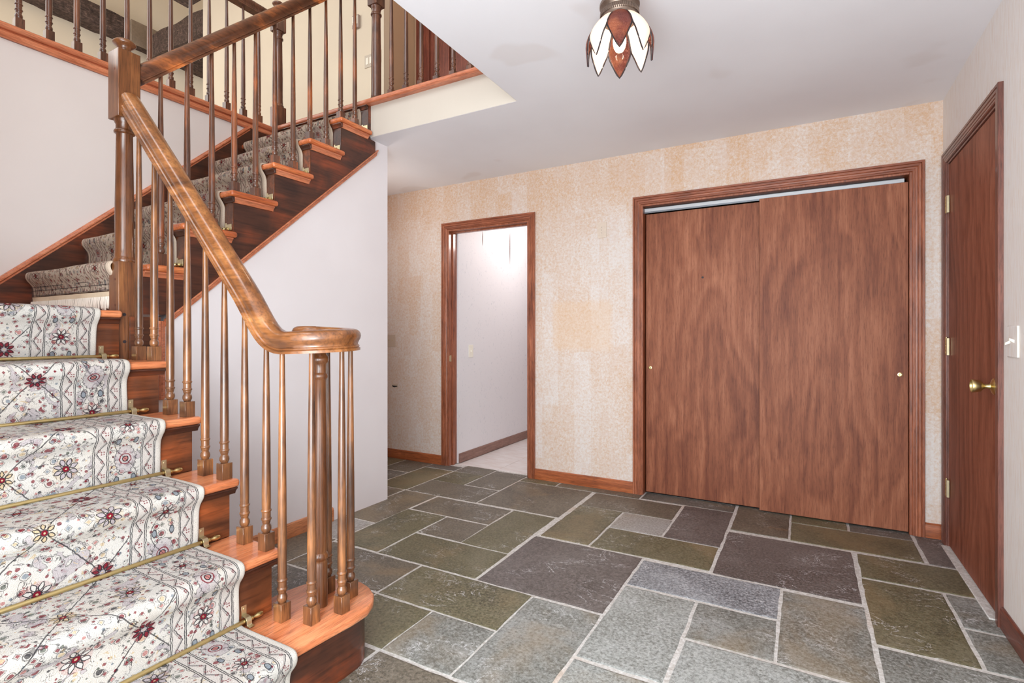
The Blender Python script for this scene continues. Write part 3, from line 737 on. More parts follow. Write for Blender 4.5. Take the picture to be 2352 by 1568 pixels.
# torn hole
b = MB(); b.box(-3.348, -3.274, YB-.002, YB-.0005, .652, .684); o = b.build('wall_outlet_hole', M['plate'], loc=(-3.31, YB, .67), bevel=.0005, seg=1); tag(o, 'small torn outlet hole low on the wallpaper beside the white wall', 'hole')
b = MB(); b.prism([(-3.343, YB-.0032, .662), (-3.318, YB-.0032, .653), (-3.300, YB-.0032, .657), (-3.279, YB-.0032, .661), (-3.282, YB-.0032, .668), (-3.31, YB-.0032, .668), (-3.340, YB-.0032, .670)], (0, .0012, 0)); b.build('opening', M['dark'], o, loc=(-3.31, YB, .66))
p = plate('switch_plate', (-2.68, 4.02, .99), 'x', .07, .114, -.005, M['ivory'], 'white light switch on the wall of the hall beyond the doorway', 'switch', .001)
q = MB(); q.box(-2.676, -2.664, 4.016, 4.024, .982, .998); q.build('toggle', M['ivory'], p, loc=(-2.67, 4.02, .99))
# parted wallpaper seams in the hall
for y, z0, z1, w_ in ((4.754, 1.875, 2.225, .0065), (4.221, 1.99, 2.125, .005)):
    q = MB(); n_ = 10; L_ = []; R2 = []
    for k in range(n_+1):
        z = z0+(z1-z0)*k/n_; ww = w_*sin(pi*(k+.3)/(n_+.6))
        L_.append((-2.6788, y-ww, z)); R2.append((-2.6788, y+ww, z))
    q.loft([L_, R2], closed=False, ucl=False, smooth=False)
    q.build('parted_seam', M['trim_y'], hallw, loc=(-2.679, y, z0), label='dark parted wallpaper seam')

# ================================================================== STAIRCASE
def nx(k): return A0-k*G                      # nosing x of step k (lower flight)
def ny(k): return B0-(13-k)*G                 # nosing y of step k (upper flight)
stair = empty('staircase', (-1.9, .6, 0), 'dark stained wooden L-shaped staircase with orange oak treads', 'staircase')
TT = .030                                     # tread thickness
# bullnose first step outline (top edge of tread)
OUT = [(-1.311, 1.046), (-1.302, 1.167), (-1.294, 1.246), (-1.295, 1.312), (-1.317, 1.362), (-1.350, 1.401), (-1.401, 1.430), (-1.45, 1.444), (-1.49, 1.445), (-1.53, 1.433), (-1.572, 1.406), (-1.607, 1.37), (-1.633, 1.32), (-1.647, 1.26), (-1.651, 1.20), (-1.651, 1.12)]
OUTF = [(nx(1)-.006, YN)] + [(-1.309, .9)] + OUT + [(-1.651, YN)]
def inset(poly, d):
    n = len(poly); out = []
    for i in range(n):
        p0, p1, p2 = Vector(poly[i-1]), Vector(poly[i]), Vector(poly[(i+1) % n])
        e1, e2 = (p1-p0).normalized(), (p2-p1).normalized()
        n1, n2 = Vector((-e1.y, e1.x)), Vector((-e2.y, e2.x)); nn = (n1+n2)
        nn = nn/max(.3, nn.dot(n1)) if nn.length > 1e-4 else n1
        out.append((p1.x+nn.x*d, p1.y+nn.y*d))
    return out
q = MB(); rings = []
for d_, z in ((.006, 0), (.0015, .004), (0, .010), (0, .020), (.0015, .026), (.006, TT)):
    rings.append([(x, y, R_-TT+z) for x, y in inset(OUTF, d_)])
q.loft(rings, closed=False); q.build('tread', M['tread_x'], stair, loc=(-1.45, .7, R_), sharp=50)
q = MB(); ins = inset(OUTF, .032); q.loft([[(x, y, 0) for x, y in ins], [(x, y, R_-TT) for x, y in ins]], closed=False); q.build('riser', M['skirt'], stair, loc=(-1.45, .7, 0), sharp=40, label='dark curved riser of the bottom step')
q = MB(); i1 = inset(OUTF, .030); i2 = inset(OUTF, .018); q.loft([[(x, y, R_-TT-.02) for x, y in i1], [(x, y, R_-TT-.012) for x, y in inset(OUTF, .026)], [(x, y, R_-TT) for x, y in i2]], closed=False); q.build('cove_moulding', M['skirt'], stair, loc=(-1.45, .7, .17))
def nosed(x0, x1, y0, y1, z1, mat, noses):    # tread board with rounded front edges given by the bevel
    q = MB(); q.box(x0, x1, y0, y1, z1-TT, z1); return q.build('tread', mat, stair, loc=((x0+x1)/2, (y0+y1)/2, z1), bevel=.0125, seg=4)
def cove(kind, p0, p1, out, mat):             # small ogee below a nosing, sloping ends
    o_ = Vector(out); pr = [(0, -.026), (.006, -.026), (.009, -.018), (.017, -.008), (.020, -.007), (.020, 0), (0, 0)]
    q = MB(); a, b_ = Vector(p0), Vector(p1); t = (b_-a).normalized()
    q.loft([[a+o_*u+Vector((0, 0, v))+t*(0) for u, v in pr], [b_+o_*u+Vector((0, 0, v)) for u, v in pr]], closed=False, smooth=False)
    q.build('cove_moulding', mat, stair, loc=tuple(a), bevel=.001, seg=1)
for k in range(2, 6):
    z = k*R_; x = nx(k)
    nosed(nx(k+1)-.035, x, YN, YT, z, M['tread_x'], 0)
    q = MB(); q.box(x-.046, x-.028, YN, YSK-.0005, z-R_, z-TT); q.build('riser', M['riser'], stair, loc=(x-.03, .6, z-R_), bevel=.001, seg=1)
    cove('f', (x-.028, YN, z-TT), (x-.028, YSK+.018, z-TT), (1, 0, 0), M['skirt'])
    cove('r', (x-.0275, YSK, z-TT), (nx(k+1)-.02, YSK, z-TT), (0, 1, 0), M['skirt'])
z6 = 6*R_
q = MB(); q.box(XL, -2.60, YN, ny(7)+.05, z6-TT, z6); q.box(-2.60, nx(6), YN, 1.1145, z6-TT, z6); q.build('landing', M['tread_x'], stair, loc=(-2.9, .6, z6), bevel=.0125, seg=4)
q = MB(); q.box(nx(6)-.046, nx(6)-.028, YN, 1.111, z6-R_, z6-TT); q.build('riser', M['riser'], stair, loc=(nx(6)-.03, .6, z6-R_), bevel=.001, seg=1)
cove('f', (nx(6)-.028, YN, z6-TT), (nx(6)-.028, 1.108, z6-TT), (1, 0, 0), M['skirt'])
# open side skirt of the lower flight (saw-tooth)
q = MB(); cuts = [(nx(k)-.034, k) for k in range(2, 6)]+[(-2.516, 6)]
for (xa_, k), (xb_, _) in zip(cuts, cuts[1:]): q.box(xb_, xa_, YSK-.018, YSK, 0, k*R_-TT)
q.build('skirt_board', M['skirt'], stair, loc=(-2, YSK, 0))
# upper flight
for k in range(7, 14):
    z = k*R_ if k < 13 else ZU; y = ny(k)
    xe = XT if k < 13 else XSK
    x0 = XL
    if k == 7:
        nosed(x0, -2.598, y, ny(k+1)+.035, z, M['tread_y'], 0)
        nosed(-2.61, xe, 1.1975, ny(k+1)+.035, z, M['tread_y'], 0)
    elif k < 13: nosed(x0, xe, y, ny(k+1)+.035, z, M['tread_y'], 0)
    y_r = y+.028
    q = MB(); q.box(XL, XSK-.0005 if k > 7 else -2.598, y_r-.001, y_r+.018, z-R_, z-TT); q.build('riser', M['riser'] if k < 12 else M['skirt'], stair, loc=(-3, y_r, z-R_), bevel=.001, seg=1)
    cove('f', (XL, y_r, z-TT), ((XSK+.018 if k < 13 else XSK) if k > 7 else -2.60, y_r, z-TT), (0, -1, 0), M['skirt'])
    if k < 13:
        ye = min(ny(k+1)+.02, YF-.003)
        cove('r', (XSK, y+.0275 if k > 7 else 1.198, z-TT), (XSK, ye, z-TT), (1, 0, 0), M['mould'])
# open side skirt board of the upper flight, column by column
def low_z(y): return z6-.012 if y < 1.285 else (ssl(y) if y > 1.337 else z6-.012+(ssl(1.337)-z6+.012)*(y-1.285)/.052)
cuts = [(1.198, 7)]+[(ny(k)+.033, k) for k in range(8, 13)]+[(YF-.002, 13)]
q = MB()
for (ya, k), (yb_, _) in zip(cuts, cuts[1:]):
    zt = k*R_-TT; ins_ = [ya]+[y for y in (1.285, 1.337) if ya < y < yb_]+[yb_]
    for a_, c_ in zip(ins_, ins_[1:]):
        q.prism([(XSK-.018, a_, low_z(a_)), (XSK-.018, c_, low_z(c_)), (XSK-.018, c_, zt), (XSK-.018, a_, zt)], (.018, 0, 0))
q.prism([(XSK-.018, YF-.002, low_z(YF-.002)), (XSK-.018, 2.605, low_z(2.605)), (XSK-.018, 2.605, 2.425), (XSK-.018, YF-.002, 2.43)], (.018, 0, 0))
q.build('skirt_board', M['skirt'], stair, loc=(XSK, 1.9, 1.3), label='dark saw-tooth skirt board of the upper flight')
# top post strip under the gallery nosing
q = MB(); q.box(XSK-.02, XSK+.004, ny(13)+.03, YF-.001, 12*R_, ZU-.03); q.build('end_block', M['skirt'], stair, loc=(XSK, 2.55, 12*R_), label='short dark board at the top of the upper flight')
# orange moulding along the underside of that skirt board
def strip(name, a, b_, prof, up, out, mat, par, loc=None, **kw):
    q = MB(); a, b_ = Vector(a), Vector(b_); U, O_ = Vector(up), Vector(out)
    q.loft([[a+O_*o+U*u for o, u in prof], [b_+O_*o+U*u for o, u in prof]], closed=False, smooth=False)
    return q.build(name, mat, par, loc=tuple(a), bevel=.001, seg=1, **kw)
MP = [(0, -.006), (.010, -.006), (.012, .004), (.016, .008), (.016, .014), (.020, .018), (.026, .022), (.026, .030), (0, .030)]
strip('moulding', (XW, 1.292, ssl(1.292)-.022), (XW, 2.630, ssl(2.630)-.022), MP, (0, 0, 1), (1, 0, 0), M['mould'], stair, label='orange moulding under the upper skirt board')
strip('moulding', (XW, 1.277, .85), (XW, 1.277, ssl(1.292)+.0), [(o, -u+.012) for o, u in MP], (0, 1, 0), (1, 0, 0), M['mould'], stair, label='orange vertical moulding beside the landing board')
q = MB(); q.box(XSK-.012, XSK+.002, 1.15, 1.270, .862, 1.214); q.build('landing_board', M['riser'], stair, loc=(XSK, 1.23, 1.0), label='small brown board under the landing')
strip('moulding', (XW, 1.19, .85), (XW, 1.285, .85), [(0, -.004), (.02, -.004), (.02, .012), (0, .012)], (0, 0, 1), (1, 0, 0), M['mould'], stair)
# wall stringer on the left wall with cap moulding
def ls(y): return 1.415+.912*(y-1.0146)
y0, y1 = -.0, 2.50
q = MB(); pts = [(-.1, z6), (1.11, z6), (1.16, 7*R_-.1), (2.3, 2.30), (YF+.03, ZU-.06), (YF+.03, ls(2.38)), (2.38, ls(2.38)), (.55, z6+.04), (.55, z6+.03), (-.1, z6+.03)]
pts = [(.5, z6-.02), (1.16, z6-.02), (2.50, 12*R_-.02), (2.54, ZU-.07), (2.33, ls(2.33)-.03), (.5, ls(.82)-.03-.26)]
pts = [(.84, z6-.02), (1.16, z6-.02), (2.50, 2.42), (2.54, ZU-.07), (2.345, ZU-.07), (.84, ls(.84)-.03)]
q = MB(); q.prism([(XL, y, z) for y, z in pts], (.016, 0, 0)); q.build('wall_stringer', M['skirt'], stair, loc=(XL, 1.6, 1.6), label='dark wall stringer along the left wall')
strip('moulding', (XL, .84, ls(.84)-.034), (XL, 2.345, ls(2.345)-.034), [(0, 0), (.017, 0), (.017, .010), (.021, .013), (.026, .018), (.026, .026), (.018, .033), (.014, .034), (.012, .040), (0, .040)], (0, 0, 1), (1, 0, 0), M['mould'], stair, label='orange cap moulding of the wall stringer')

# ---- gallery curb trims (structure)
def trimrun(name, a, b_, prof, up, out, mat, label):
    q = MB(); a, b_ = Vector(a), Vector(b_); U, O_ = Vector(up), Vector(out)
    q.loft([[a+O_*o+U*u for o, u in prof], [b_+O_*o+U*u for o, u in prof]], closed=False, smooth=False)
    o = q.build(name, mat, loc=tuple(a), bevel=.0012, seg=2); o['kind'] = 'structure'; o['label'] = label; o['category'] = 'trim'; return o
CAP = [(-.12, 0), (.022, 0), (.030, .006), (.033, .015), (.030, .026), (.022, .031), (-.12, .031)]
trimrun('trim_5', (XL, -.1, ZU-.031), (XL, YF+.05, ZU-.031), CAP, (0, 0, 1), (1, 0, 0), M['mould'], 'rounded orange wood cap along the left gallery edge')
trimrun('trim_6', (XL, -.1, ZU-.074), (XL, YF-.02, ZU-.074), [(0, 0), (.012, 0), (.015, .006), (.020, .010), (.020, .030), (.014, .036), (.010, .043), (0, .043)], (0, 0, 1), (1, 0, 0), M['mould'], 'moulded wood band below the left gallery cap')
trimrun('trim_7', (XL+.03, YF, ZU-.033), (XO+.03, YF, ZU-.033), [(-.1, 0), (.040, 0), (.048, .006), (.051, .016), (.048, .027), (.040, .033), (-.1, .033)], (0, 0, 1), (0, -1, 0), M['mould_x'], 'rounded orange wood nosing along the back gallery edge')

# ================================================================== RAILINGS
def turned(z0, z1, rb=.0143, rt=.008):        # profile heights above the square block
    L = z1-z0
    return [(.0105, -.001), (.0120, .002), (.0155, .008), (.0162, .014), (.0155, .021), (.0120, .027), (.0112, .030), (.0128, .033), (.0138, .038), (.0140, .041), (.0162, .043), (.0166, .046), (.0160, .048), (.0138, .050),
            (.0138, .069), (.0160, .071), (.0168, .0735), (.0160, .076), (rb*.97, .078), (rb, .10), (rb*.99, .25*L), (rb*.92, .45*L), (rb*.78, .7*L), (rt*1.12, .88*L), (rt, L)]
BAL = {}
def baluster(parent, x, y, z0, z1, mat, blk=.0375, bh=.058, scale=1.0):
    L = round(z1-z0, 3); key = (L, id(mat), bh)
    if key in BAL:
        o = BAL[key].copy(); C.objects.link(o); o.parent = parent; o.location = Vector((x, y, z0))-parent.location; return o
    q = MB(); h = blk/2; e = .0022
    rings = [[(-h+s*e*0, -h, 0), (h, -h, 0), (h, h, 0), (-h, h, 0)]]
    q.box(-h, h, -h, h, 0, bh)
    q.lathe((0, 0, bh), turned(0, L-bh), 18)
    o = q.build('baluster', mat, None, sharp=40, bevel=.0008, seg=1); o.parent = parent; o.location = Vector((x, y, z0))-parent.location
    BAL[key] = o; return o
s = 1
# handrail section: (across, up) about its middle, 62 mm wide, 66 mm high
HP = [(0, .034), (.010, .0335), (.018, .031), (.0255, .0265), (.0300, .019), (.0312, .011), (.0295, .003), (.0255, -.004), (.0225, -.011), (.0225, -.0155), (.0262, -.018), (.0270, -.021), (.0250, -.0235), (.0290, -.0255), (.0292, -.033), (.012, -.033)]
HP = HP + [(-a, b_) for a, b_ in HP[::-1][:-1]]
HP = [(a*1.10, b_*1.10) for a, b_ in HP]
def sweep(name, path, mat, parent, taper=None, widths=None, **kw):
    P = [Vector(p) for p in path]; rings = []
    for i, p in enumerate(P):
        t = (P[min(i+1, len(P)-1)]-P[max(i-1, 0)]).normalized()
        sd = t.cross(Vector((0, 0, 1))).normalized(); u2 = sd.cross(t)
        k = widths[i] if widths else 1
        rings.append([p+sd*a*k+u2*b_*(1 if k > .9 else .9+.1*k) for a, b_ in HP])
    q = MB(); q.loft(rings, closed=False); return q.build(name, mat, parent, loc=tuple(P[0]), sharp=38, **kw)
YRC = 1.138                                   # lower rail line
def zc1(x): return 1.474+1.06*(-1.877-x)
r1 = empty('stair_railing', (-1.452, 1.248, R_), 'golden brown stair railing of the lower flight ending in a volute', 'railing')
path = []
for i in range(9):
    x = -2.487+(.772*i/8); k_ = 1+.0125*(1-i/8); path.append((x*k_+.004, YRC*k_, 1.1336+(zc1(x)-1.1336)*k_))
xa, za = path[-1][0], path[-1][2]
P0, P1, P2, P3 = Vector((xa, YRC, za)), Vector((xa+.11, YRC, za-.11*1.06)), Vector((-1.585, YRC, 1.112)), Vector((-1.475, YRC, 1.109))
for i in range(1, 13):
    t = i/12; path.append(tuple(P0*(1-t)**3+P1*3*t*(1-t)**2+P2*3*t*t*(1-t)+P3*t**3))
VC = Vector((-1.452, 1.248)); widths = [1]*len(path)
for i in range(1, 45):
    t = i/44; ang = radians(-100+t*395)
    rr = .112-.020*min(1, t/.65) if t < .65 else .092-.058*((t-.65)/.35)
    path.append((VC.x+rr*cos(ang), VC.y+rr*sin(ang), 1.109+.020*min(1, t*1.6))); widths.append(1 if t < .55 else 1-.42*(t-.55)/.45)
sweep('handrail', path, M['rail'], r1, widths=widths, label='golden brown handrail curling into a volute')
q = MB(); q.lathe((VC.x, VC.y, 1.098), [(.0001, -.002), (.030, -.002), (.034, .004), (.034, .020), (.030, .030), (.0001, .033)], 24); q.build('volute_eye', M['rail'], r1, loc=(VC.x, VC.y, 1.1))
# starting newel
NB = [(.0001, .0), (.0245, 0), (.0245, .150), (.0225, .156), (.0235, .160), (.027, .164), (.0275, .172), (.025, .180), (.0215, .184), (.0225, .192), (.0235, .26), (.0235, .45), (.0220, .62), (.0200, .775),
      (.0215, .778), (.0255, .784), (.0255, .793), (.0215, .798), (.0205, .802), (.0205, .828), (.0225, .832), (.0285, .838), (.0295, .846), (.0280, .854), (.0215, .860), (.0205, .866), (.0300, .870), (.0300, .895), (.0001, .896)]
q = MB(); q.lathe((VC.x, VC.y, R_), NB, 28); q.build('newel_post', M['newel'], r1, loc=(VC.x, VC.y, R_), sharp=40, label='slim turned starting newel inside the volute')
for x, y in ((-1.487, 1.125), (-1.389, 1.160), (-1.356, 1.256), (-1.409, 1.345), (-1.507, 1.330)):
    baluster(r1, x, y, R_, 1.081 if y < 1.2 else 1.09, M['bal'])
for k in range(2, 6):
    for d_ in (.042, .159):
        x = nx(k)-d_; z1 = zc1(x)-.033*1.46+.004
        if x > -1.72: z1 = {2: zc1(x)-.028}[2]
        if d_ == .042 and k == 2: z1 = 1.125
        baluster(r1, x, YRC-.001, k*R_, z1, M['bal'])
# landing newel
NX, NY = -2.556, 1.1535
n1 = empty('newel_post', (NX, NY, 5*R_), 'tall square and turned landing newel post with mushroom cap', 'newel post')
q = MB(); h = .0405; q.box(NX-h, NX+h, NY-h, NY+h, 5*R_-.0, 1.447); q.build('lower_block', M['newel'], n1, loc=(NX, NY, 5*R_), bevel=.002)
q = MB(); h = .0428; q.box(NX-h, NX+h, NY-h, NY+h, 2.0585, 2.346); ub = q.build('upper_block', M['newel'], n1, loc=(NX, NY, 2.2), bevel=.0025)
def ncol(z0, z1, rb=.0345, rt=.030):
    L = z1-z0
    return [(.0001, -.002), (.041, -.001), (.0425, .004), (.0425, .012), (.038, .018), (.0365, .026), (.0365, .034), (.0355, .040), (rb, .06), (rb, L*.4), (rt*1.04, L*.75), (rt, L-.065), (.032, L-.062), (.0375, L-.058), (.0385, L-.052), (.036, L-.046), (.0315, L-.043), (.031, L-.022), (.0335, L-.018), (.037, L-.010), (.038, L), (.0001, L+.001)]
q = MB(); q.lathe((NX, NY, 1.447), ncol(1.447, 2.0585), 28); q.build('turned_shaft', M['newel'], n1, loc=(NX, NY, 1.447), sharp=40)
KN = [(.0001, -.001), (.029, 0), (.027, .004), (.0245, .008), (.0240, .018), (.0265, .025), (.033, .031), (.0400, .036), (.0430, .041), (.0415, .046), (.034, .053), (.024, .0575), (.012, .0600), (.0001, .061)]
q = MB(); q.lathe((NX, NY, 2.346), KN, 28); q.build('cap', M['newel'], n1, loc=(NX, NY, 2.346), sharp=50)
for (dx, z) in ((-.019, 1.222), (-.018, 1.107)):
    q = MB(); q.lathe((NX+.0405, NY+dx, z), [(.0001, .0002), (.0070, .0003), (.0070, .0008), (.0001, .0009)], 16, axis='x')
    q.build('bolt_hole', M['hole'], n1, loc=(NX+.04, NY+dx, z))
for (dx, z, yo) in ((.0115, 1.372, .0405), (.0115, 1.262, .0405), (.012, 2.262, .0428)):
    q = MB(); q.lathe((NX+dx, NY-yo, z), [(.0001, -.0009), (.0055, -.0008), (.0055, -.0003), (.0001, -.0002)], 14, axis='y')
    q.build('wood_plug', M['skirt'], n1, loc=(NX+dx, NY-yo, z))

# upper flight railing
XB = -2.537; XB2 = -2.553
N3_ = -2.515
r2 = empty('stair_railing', (XB, 1.3, 7*R_), 'dark streaked stair railing of the upper flight', 'railing')
def zb2(y): return 2.2205+.926*(y-1.1998)
path = [(XB2+(N3_-XB2)*i/10, 1.195+(2.565-1.195)*i/10, zb2(1.195+(2.565-1.195)*i/10)+.034*1.362) for i in range(11)]
sweep('handrail', path, M['rail_dark'], r2, label='handrail with worn dark and orange patches')
for k in range(7, 13):
    for d_ in (.060, .178):
        y = ny(k)+d_
        if k == 7 and d_ == .060: continue
        baluster(r2, XB, y, k*R_, zb2(y)+.006, M['bal2'])

# gallery railings
ZG = 3.470
GL = -3.475
g1 = empty('gallery_railing', (GL, 1.5, ZU), 'dark turned gallery railing above the left wall', 'railing')
sweep('handrail', [(GL, -.1+2.68*i/8, ZG+.033) for i in range(9)], M['bal3'], g1)
for i in range(-8, 13):
    y = 1.0958+.1215*i
    if y < 2.5: baluster(g1, GL, y, ZU, ZG+.002, M['bal3'])
N2X, N2Y = -3.482, 2.600
def newel(x, y, z0, zl, zu0, zu1, label):
    n = empty('newel_post', (x, y, z0), label, 'newel post')
    h = .040
    if zl > z0+.02:
        q = MB(); q.box(x-h, x+h, y-h, y+h, z0, zl); q.build('lower_block', M['bal3'], n, loc=(x, y, z0), bevel=.002)
    else:
        q = MB(); q.box(x-h, x+h, y-h, y+h, z0, zl); q.build('base_plate', M['bal3'], n, loc=(x, y, z0), bevel=.002)
    q = MB(); q.lathe((x, y, zl), [(r*.94, z_) for r, z_ in ncol(zl, zu0)], 24); q.build('turned_shaft', M['bal3'], n, loc=(x, y, zl), sharp=40)
    q = MB(); q.box(x-h, x+h, y-h, y+h, zu0, zu1); q.build('upper_block', M['bal3'], n, loc=(x, y, zu0), bevel=.002)
    q = MB(); q.lathe((x, y, zu1), KN, 24); q.build('cap', M['bal3'], n, loc=(x, y, zu1), sharp=50)
newel(N2X, N2Y, ZU, 2.86, 3.432, 3.600, 'dark newel post at the left of the stair head')
N3X, N3Y = -2.487, 2.600
newel(N3X, N3Y, ZU, 2.692, 3.318, 3.60, 'dark newel post at the right of the stair head')
g2 = empty('gallery_railing', (-1.9, 2.60, ZU), 'dark turned gallery railing above the cream fascia', 'railing')
sweep('handrail', [(N3X+.04+(XO+.2-N3X)*i/8, 2.60, ZG+.033) for i in range(9)], M['bal3'], g2)
for i in range(0, 10):
    x = -2.3541+.1235*i
    if x < XO+.25: baluster(g2, x, 2.60, ZU, ZG+.002, M['bal3'])

# ================================================================== RUNNERS
def runner(name, path, side0, side1, W, mat, thick, label, cat='carpet'):
    """path: list of 3D points (centre of pile surface) and vectors; side0/side1: functions point->edge points"""
    me_v = []; fs = []; uvs = []; L = 0; N = 14
    for i, p in enumerate(path):
        if i: L += (Vector(path[i])-Vector(path[i-1])).length
        for j in range(N+1):
            t = j/N
            e = 0
            # rounded selvedge: last strips drop towards the floor along the local normal
            me_v.append((p, t, L))
    return me_v
def profile_runner(steps):
    """steps: list of (nose_p, z_top) uphill; returns polyline (p, z) with p increasing uphill"""
    pts = []
    for k, (n, z, z_prev) in enumerate(steps):
        rp = n+.028-.010                         # pile face in front of the riser
        if z_prev is not None:
            pts += [(rp+.004, z_prev+.016), (rp, z_prev+.035), (rp, z-.085), (rp-.004, z-.066), (rp-.014, z-.052)]
        pts += [(n-.006, z-.041), (n-.0125, z-.028), (n-.0145, z-.014), (n-.0120, z-.002), (n-.005, z+.0065), (n+.008, z+.0105), (n+.03, z+.0115), (n+.12, z+.0115)]
        pts += [(n+G+.028-.03, z+.0115), (n+G+.028-.016, z+.0125)]
    return pts
def build_runner(name, pl, f3, W, mat, label, v0=0.0, seld=.010):
    vs = []; fs = []; uv = []; N = 12; L = v0
    e = .011
    us = [0, 0, .004, e]+[e+(W-2*e)*j/N for j in range(1, N)]+[W-e, W-.004, W, W]
    P = [Vector((p, z)) for p, z in pl]; n = len(us); Ls = []
    for i, p in enumerate(P):
        if i: L += (P[i]-P[i-1]).length
        Ls.append(L)
        t = (P[min(i+1, len(P)-1)]-P[max(i-1, 0)]).normalized(); nr = Vector((-t.y, t.x))   # outward (up / towards the viewer)
        for j, u in enumerate(us):
            dn = 0
            if j in (0, n-1): dn = seld
            elif j in (1, n-2): dn = seld*.45
            elif j in (2, n-3): dn = seld*.12
            wv = .0022*sin(L*9+u*5)+.0015*sin(L*23+u*13)
            pp = p-nr*dn+nr*wv*(1 if 2 < j < n-3 else .4)
            uu = u + .004*sin(L*3.1)+.003*sin(L*8.3+1)
            vs.append(f3(pp.x, pp.y, uu)); uv.append((u, L))
    for i in range(len(P)-1):
        for j in range(n-1): fs.append((i*n+j, i*n+j+1, (i+1)*n+j+1, (i+1)*n+j))
    me = bpy.data.meshes.new(name); me.from_pydata(vs, [], fs)
    ul = me.uv_layers.new(name='run')
    for lp in me.loops: ul.data[lp.index].uv = uv[lp.vertex_index]
    bm = bmesh.new(); bm.from_mesh(me); bmesh.ops.recalc_face_normals(bm, faces=bm.faces); bm.to_mesh(me); bm.free()
    for p in me.polygons: p.use_smooth = True
    me.materials.append(mat); o = bpy.data.objects.new(name, me); C.objects.link(o); tag(o, label, 'carpet')
    ss = o.modifiers.new('sub', 'SUBSURF'); ss.levels = 1; ss.render_levels = 1
    return o
def densify(pl, d=.02):
    out = [pl[0]]
    for a, b_ in zip(pl, pl[1:]):
        l_ = sqrt((a[0]-b_[0])**2+(a[1]-b_[1])**2); n = max(1, int(l_/d))
        for k in range(1, n+1): out.append((a[0]+(b_[0]-a[0])*k/n, a[1]+(b_[1]-a[1])*k/n))
    return out
YR = 1.032                                    # right edge of the lower runner
W1 = .86
steps = [(-nx(k)+(-.006 if k == 1 else 0), k*R_, (k-1)*R_ if k > 1 else 0.0) for k in range(1, 7)]
steps[0] = (1.302, R_, -.012)
pl = profile_runner(steps)[:-2] + [(3.3, z6+.0115)]
pl = densify(pl)
build_runner('stair_runner', pl, lambda p, z, u: (-p, YR-u, z), W1, M['carpet'], 'cream oriental runner with red and black flowers on the lower flight', v0=.11)
XRR, W2 = -2.562, .845                        # right edge of the upper runner
steps = [(ny(k), k*R_ if k < 13 else ZU, (k-1)*R_) for k in range(7, 14)]
pl = profile_runner(steps)
pl = pl[2:]                                   # starts above the fringe
pl = [(pl[0][0], pl[0][1])]+pl[1:]
zf = 7*R_-.115
pl = [(ny(7)+.018, zf)]+[p for p in pl if p[1] > zf+.005]
cutz = ZU-.045
i_cut = next(i for i, p in enumerate(pl) if p[0] > ny(13)-.02 and p[1] > cutz and i > 20)
pl = pl[:i_cut]
pl = densify(pl)
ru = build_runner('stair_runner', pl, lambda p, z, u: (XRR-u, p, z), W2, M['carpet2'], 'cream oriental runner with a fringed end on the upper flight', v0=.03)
# woven end band, plain strip and knotted fringe at the start of the upper runner
yf = ny(7)+.0165
q = MB(); n = 24
q.loft([[(XRR-W2*j/n, yf-.002*sin(j*.9), zf-.004) for j in range(n+1)], [(XRR-W2*j/n, yf-.003*sin(j*.9+1), zf-.028) for j in range(n+1)]], closed=False, ucl=False)
q.build('end_band', M['band'], ru, loc=(-3, yf, zf), label='plain woven end band')
q = MB(); rnd = random.Random(4); nst = 170
for i in range(nst):
    x = XRR-.004-(W2-.008)*i/(nst-1)+rnd.uniform(-.002, .002); a = rnd.uniform(-.006, .006); l_ = rnd.uniform(.048, .060)
    ys = yf-rnd.uniform(.001, .006)
    q.tube([(x, ys, zf-.026), (x+a*.4, ys-.003, zf-.026-l_*.5), (x+a, ys-rnd.uniform(0, .006), max(zf-.026-l_, z6+.002))], [.0026, .0032, .0018], 5)
q.build('fringe', M['fringe'], ru, loc=(-3, yf, zf), kind='stuff')
# printed dark border lines on the end of the runner
q = MB()
for z_ in (.002, .026, .044):
    q.loft([[(XRR-.002-(W2-.004)*j/n, yf-.0036-.0015*sin(j*.9), zf+z_) for j in range(n+1)], [(XRR-.002-(W2-.004)*j/n, yf-.0036-.0015*sin(j*.9), zf+z_+.0022) for j in range(n+1)]], closed=False, ucl=False)
q.build('border_line', M['hole'], ru, loc=(-3, yf, zf))

# ---- stair rods
def rod_parts(parent, f3, y_end):
    """f3(s, out, z): s along the rod (positive towards the open side end), out from riser"""
    pass
def make_rod(x, z, label):
    e = empty('stair_rod', (x, YR, z), label, 'stair rod', 'brass rods across the lower runner')
    q = MB(); q.tube([(x, YR-W1-.02, z), (x, YR+.03, z)], .0068, 14); q.build('rod', M['brass'], e, loc=(x, YR, z))
    q = MB(); y = YR+.030
    q.lathe((x, y, z), [(.0001, -.002), (.0075, -.001), (.0075, .003), (.005, .005), (.0045, .009), (.0072, .016), (.0092, .024), (.0088, .031), (.006, .038), (.0001, .041)], 18, axis='y')
    q.build('finial', M['brass'], e, loc=(x, y, z))
    q = MB(); yb = YR+.006; w_ = .017
    q.box(x-.0175, x-.0150, yb, yb+w_, z+.004, z+.043)
    sec = [(-.0165, .009), (-.0150, .0120), (-.004, .0120), (.004, .0100), (.0095, .004), (.0105, -.003), (.0110, -.011), (.0130, -.0135), (.026, -.0135)]
    rg = [[(x+a, yb, z+b_), (x+a, yb+w_, z+b_), (x+a+.0022*(1 if a > .003 else .3), yb+w_, z+b_+.0022), (x+a+.0022*(1 if a > .003 else .3), yb, z+b_+.0022)] for a, b_ in sec]
    q.loft(rg, closed=False, smooth=False)
    q.lathe((x-.0150, yb+w_/2, z+.033), [(.0042, 0), (.0036, .0018), (.0001, .0022)], 12, axis='x')
    q.build('bracket', M['bracket'], e, loc=(x, yb, z), bevel=.0006, seg=1, label='pale brass bracket')
    return e
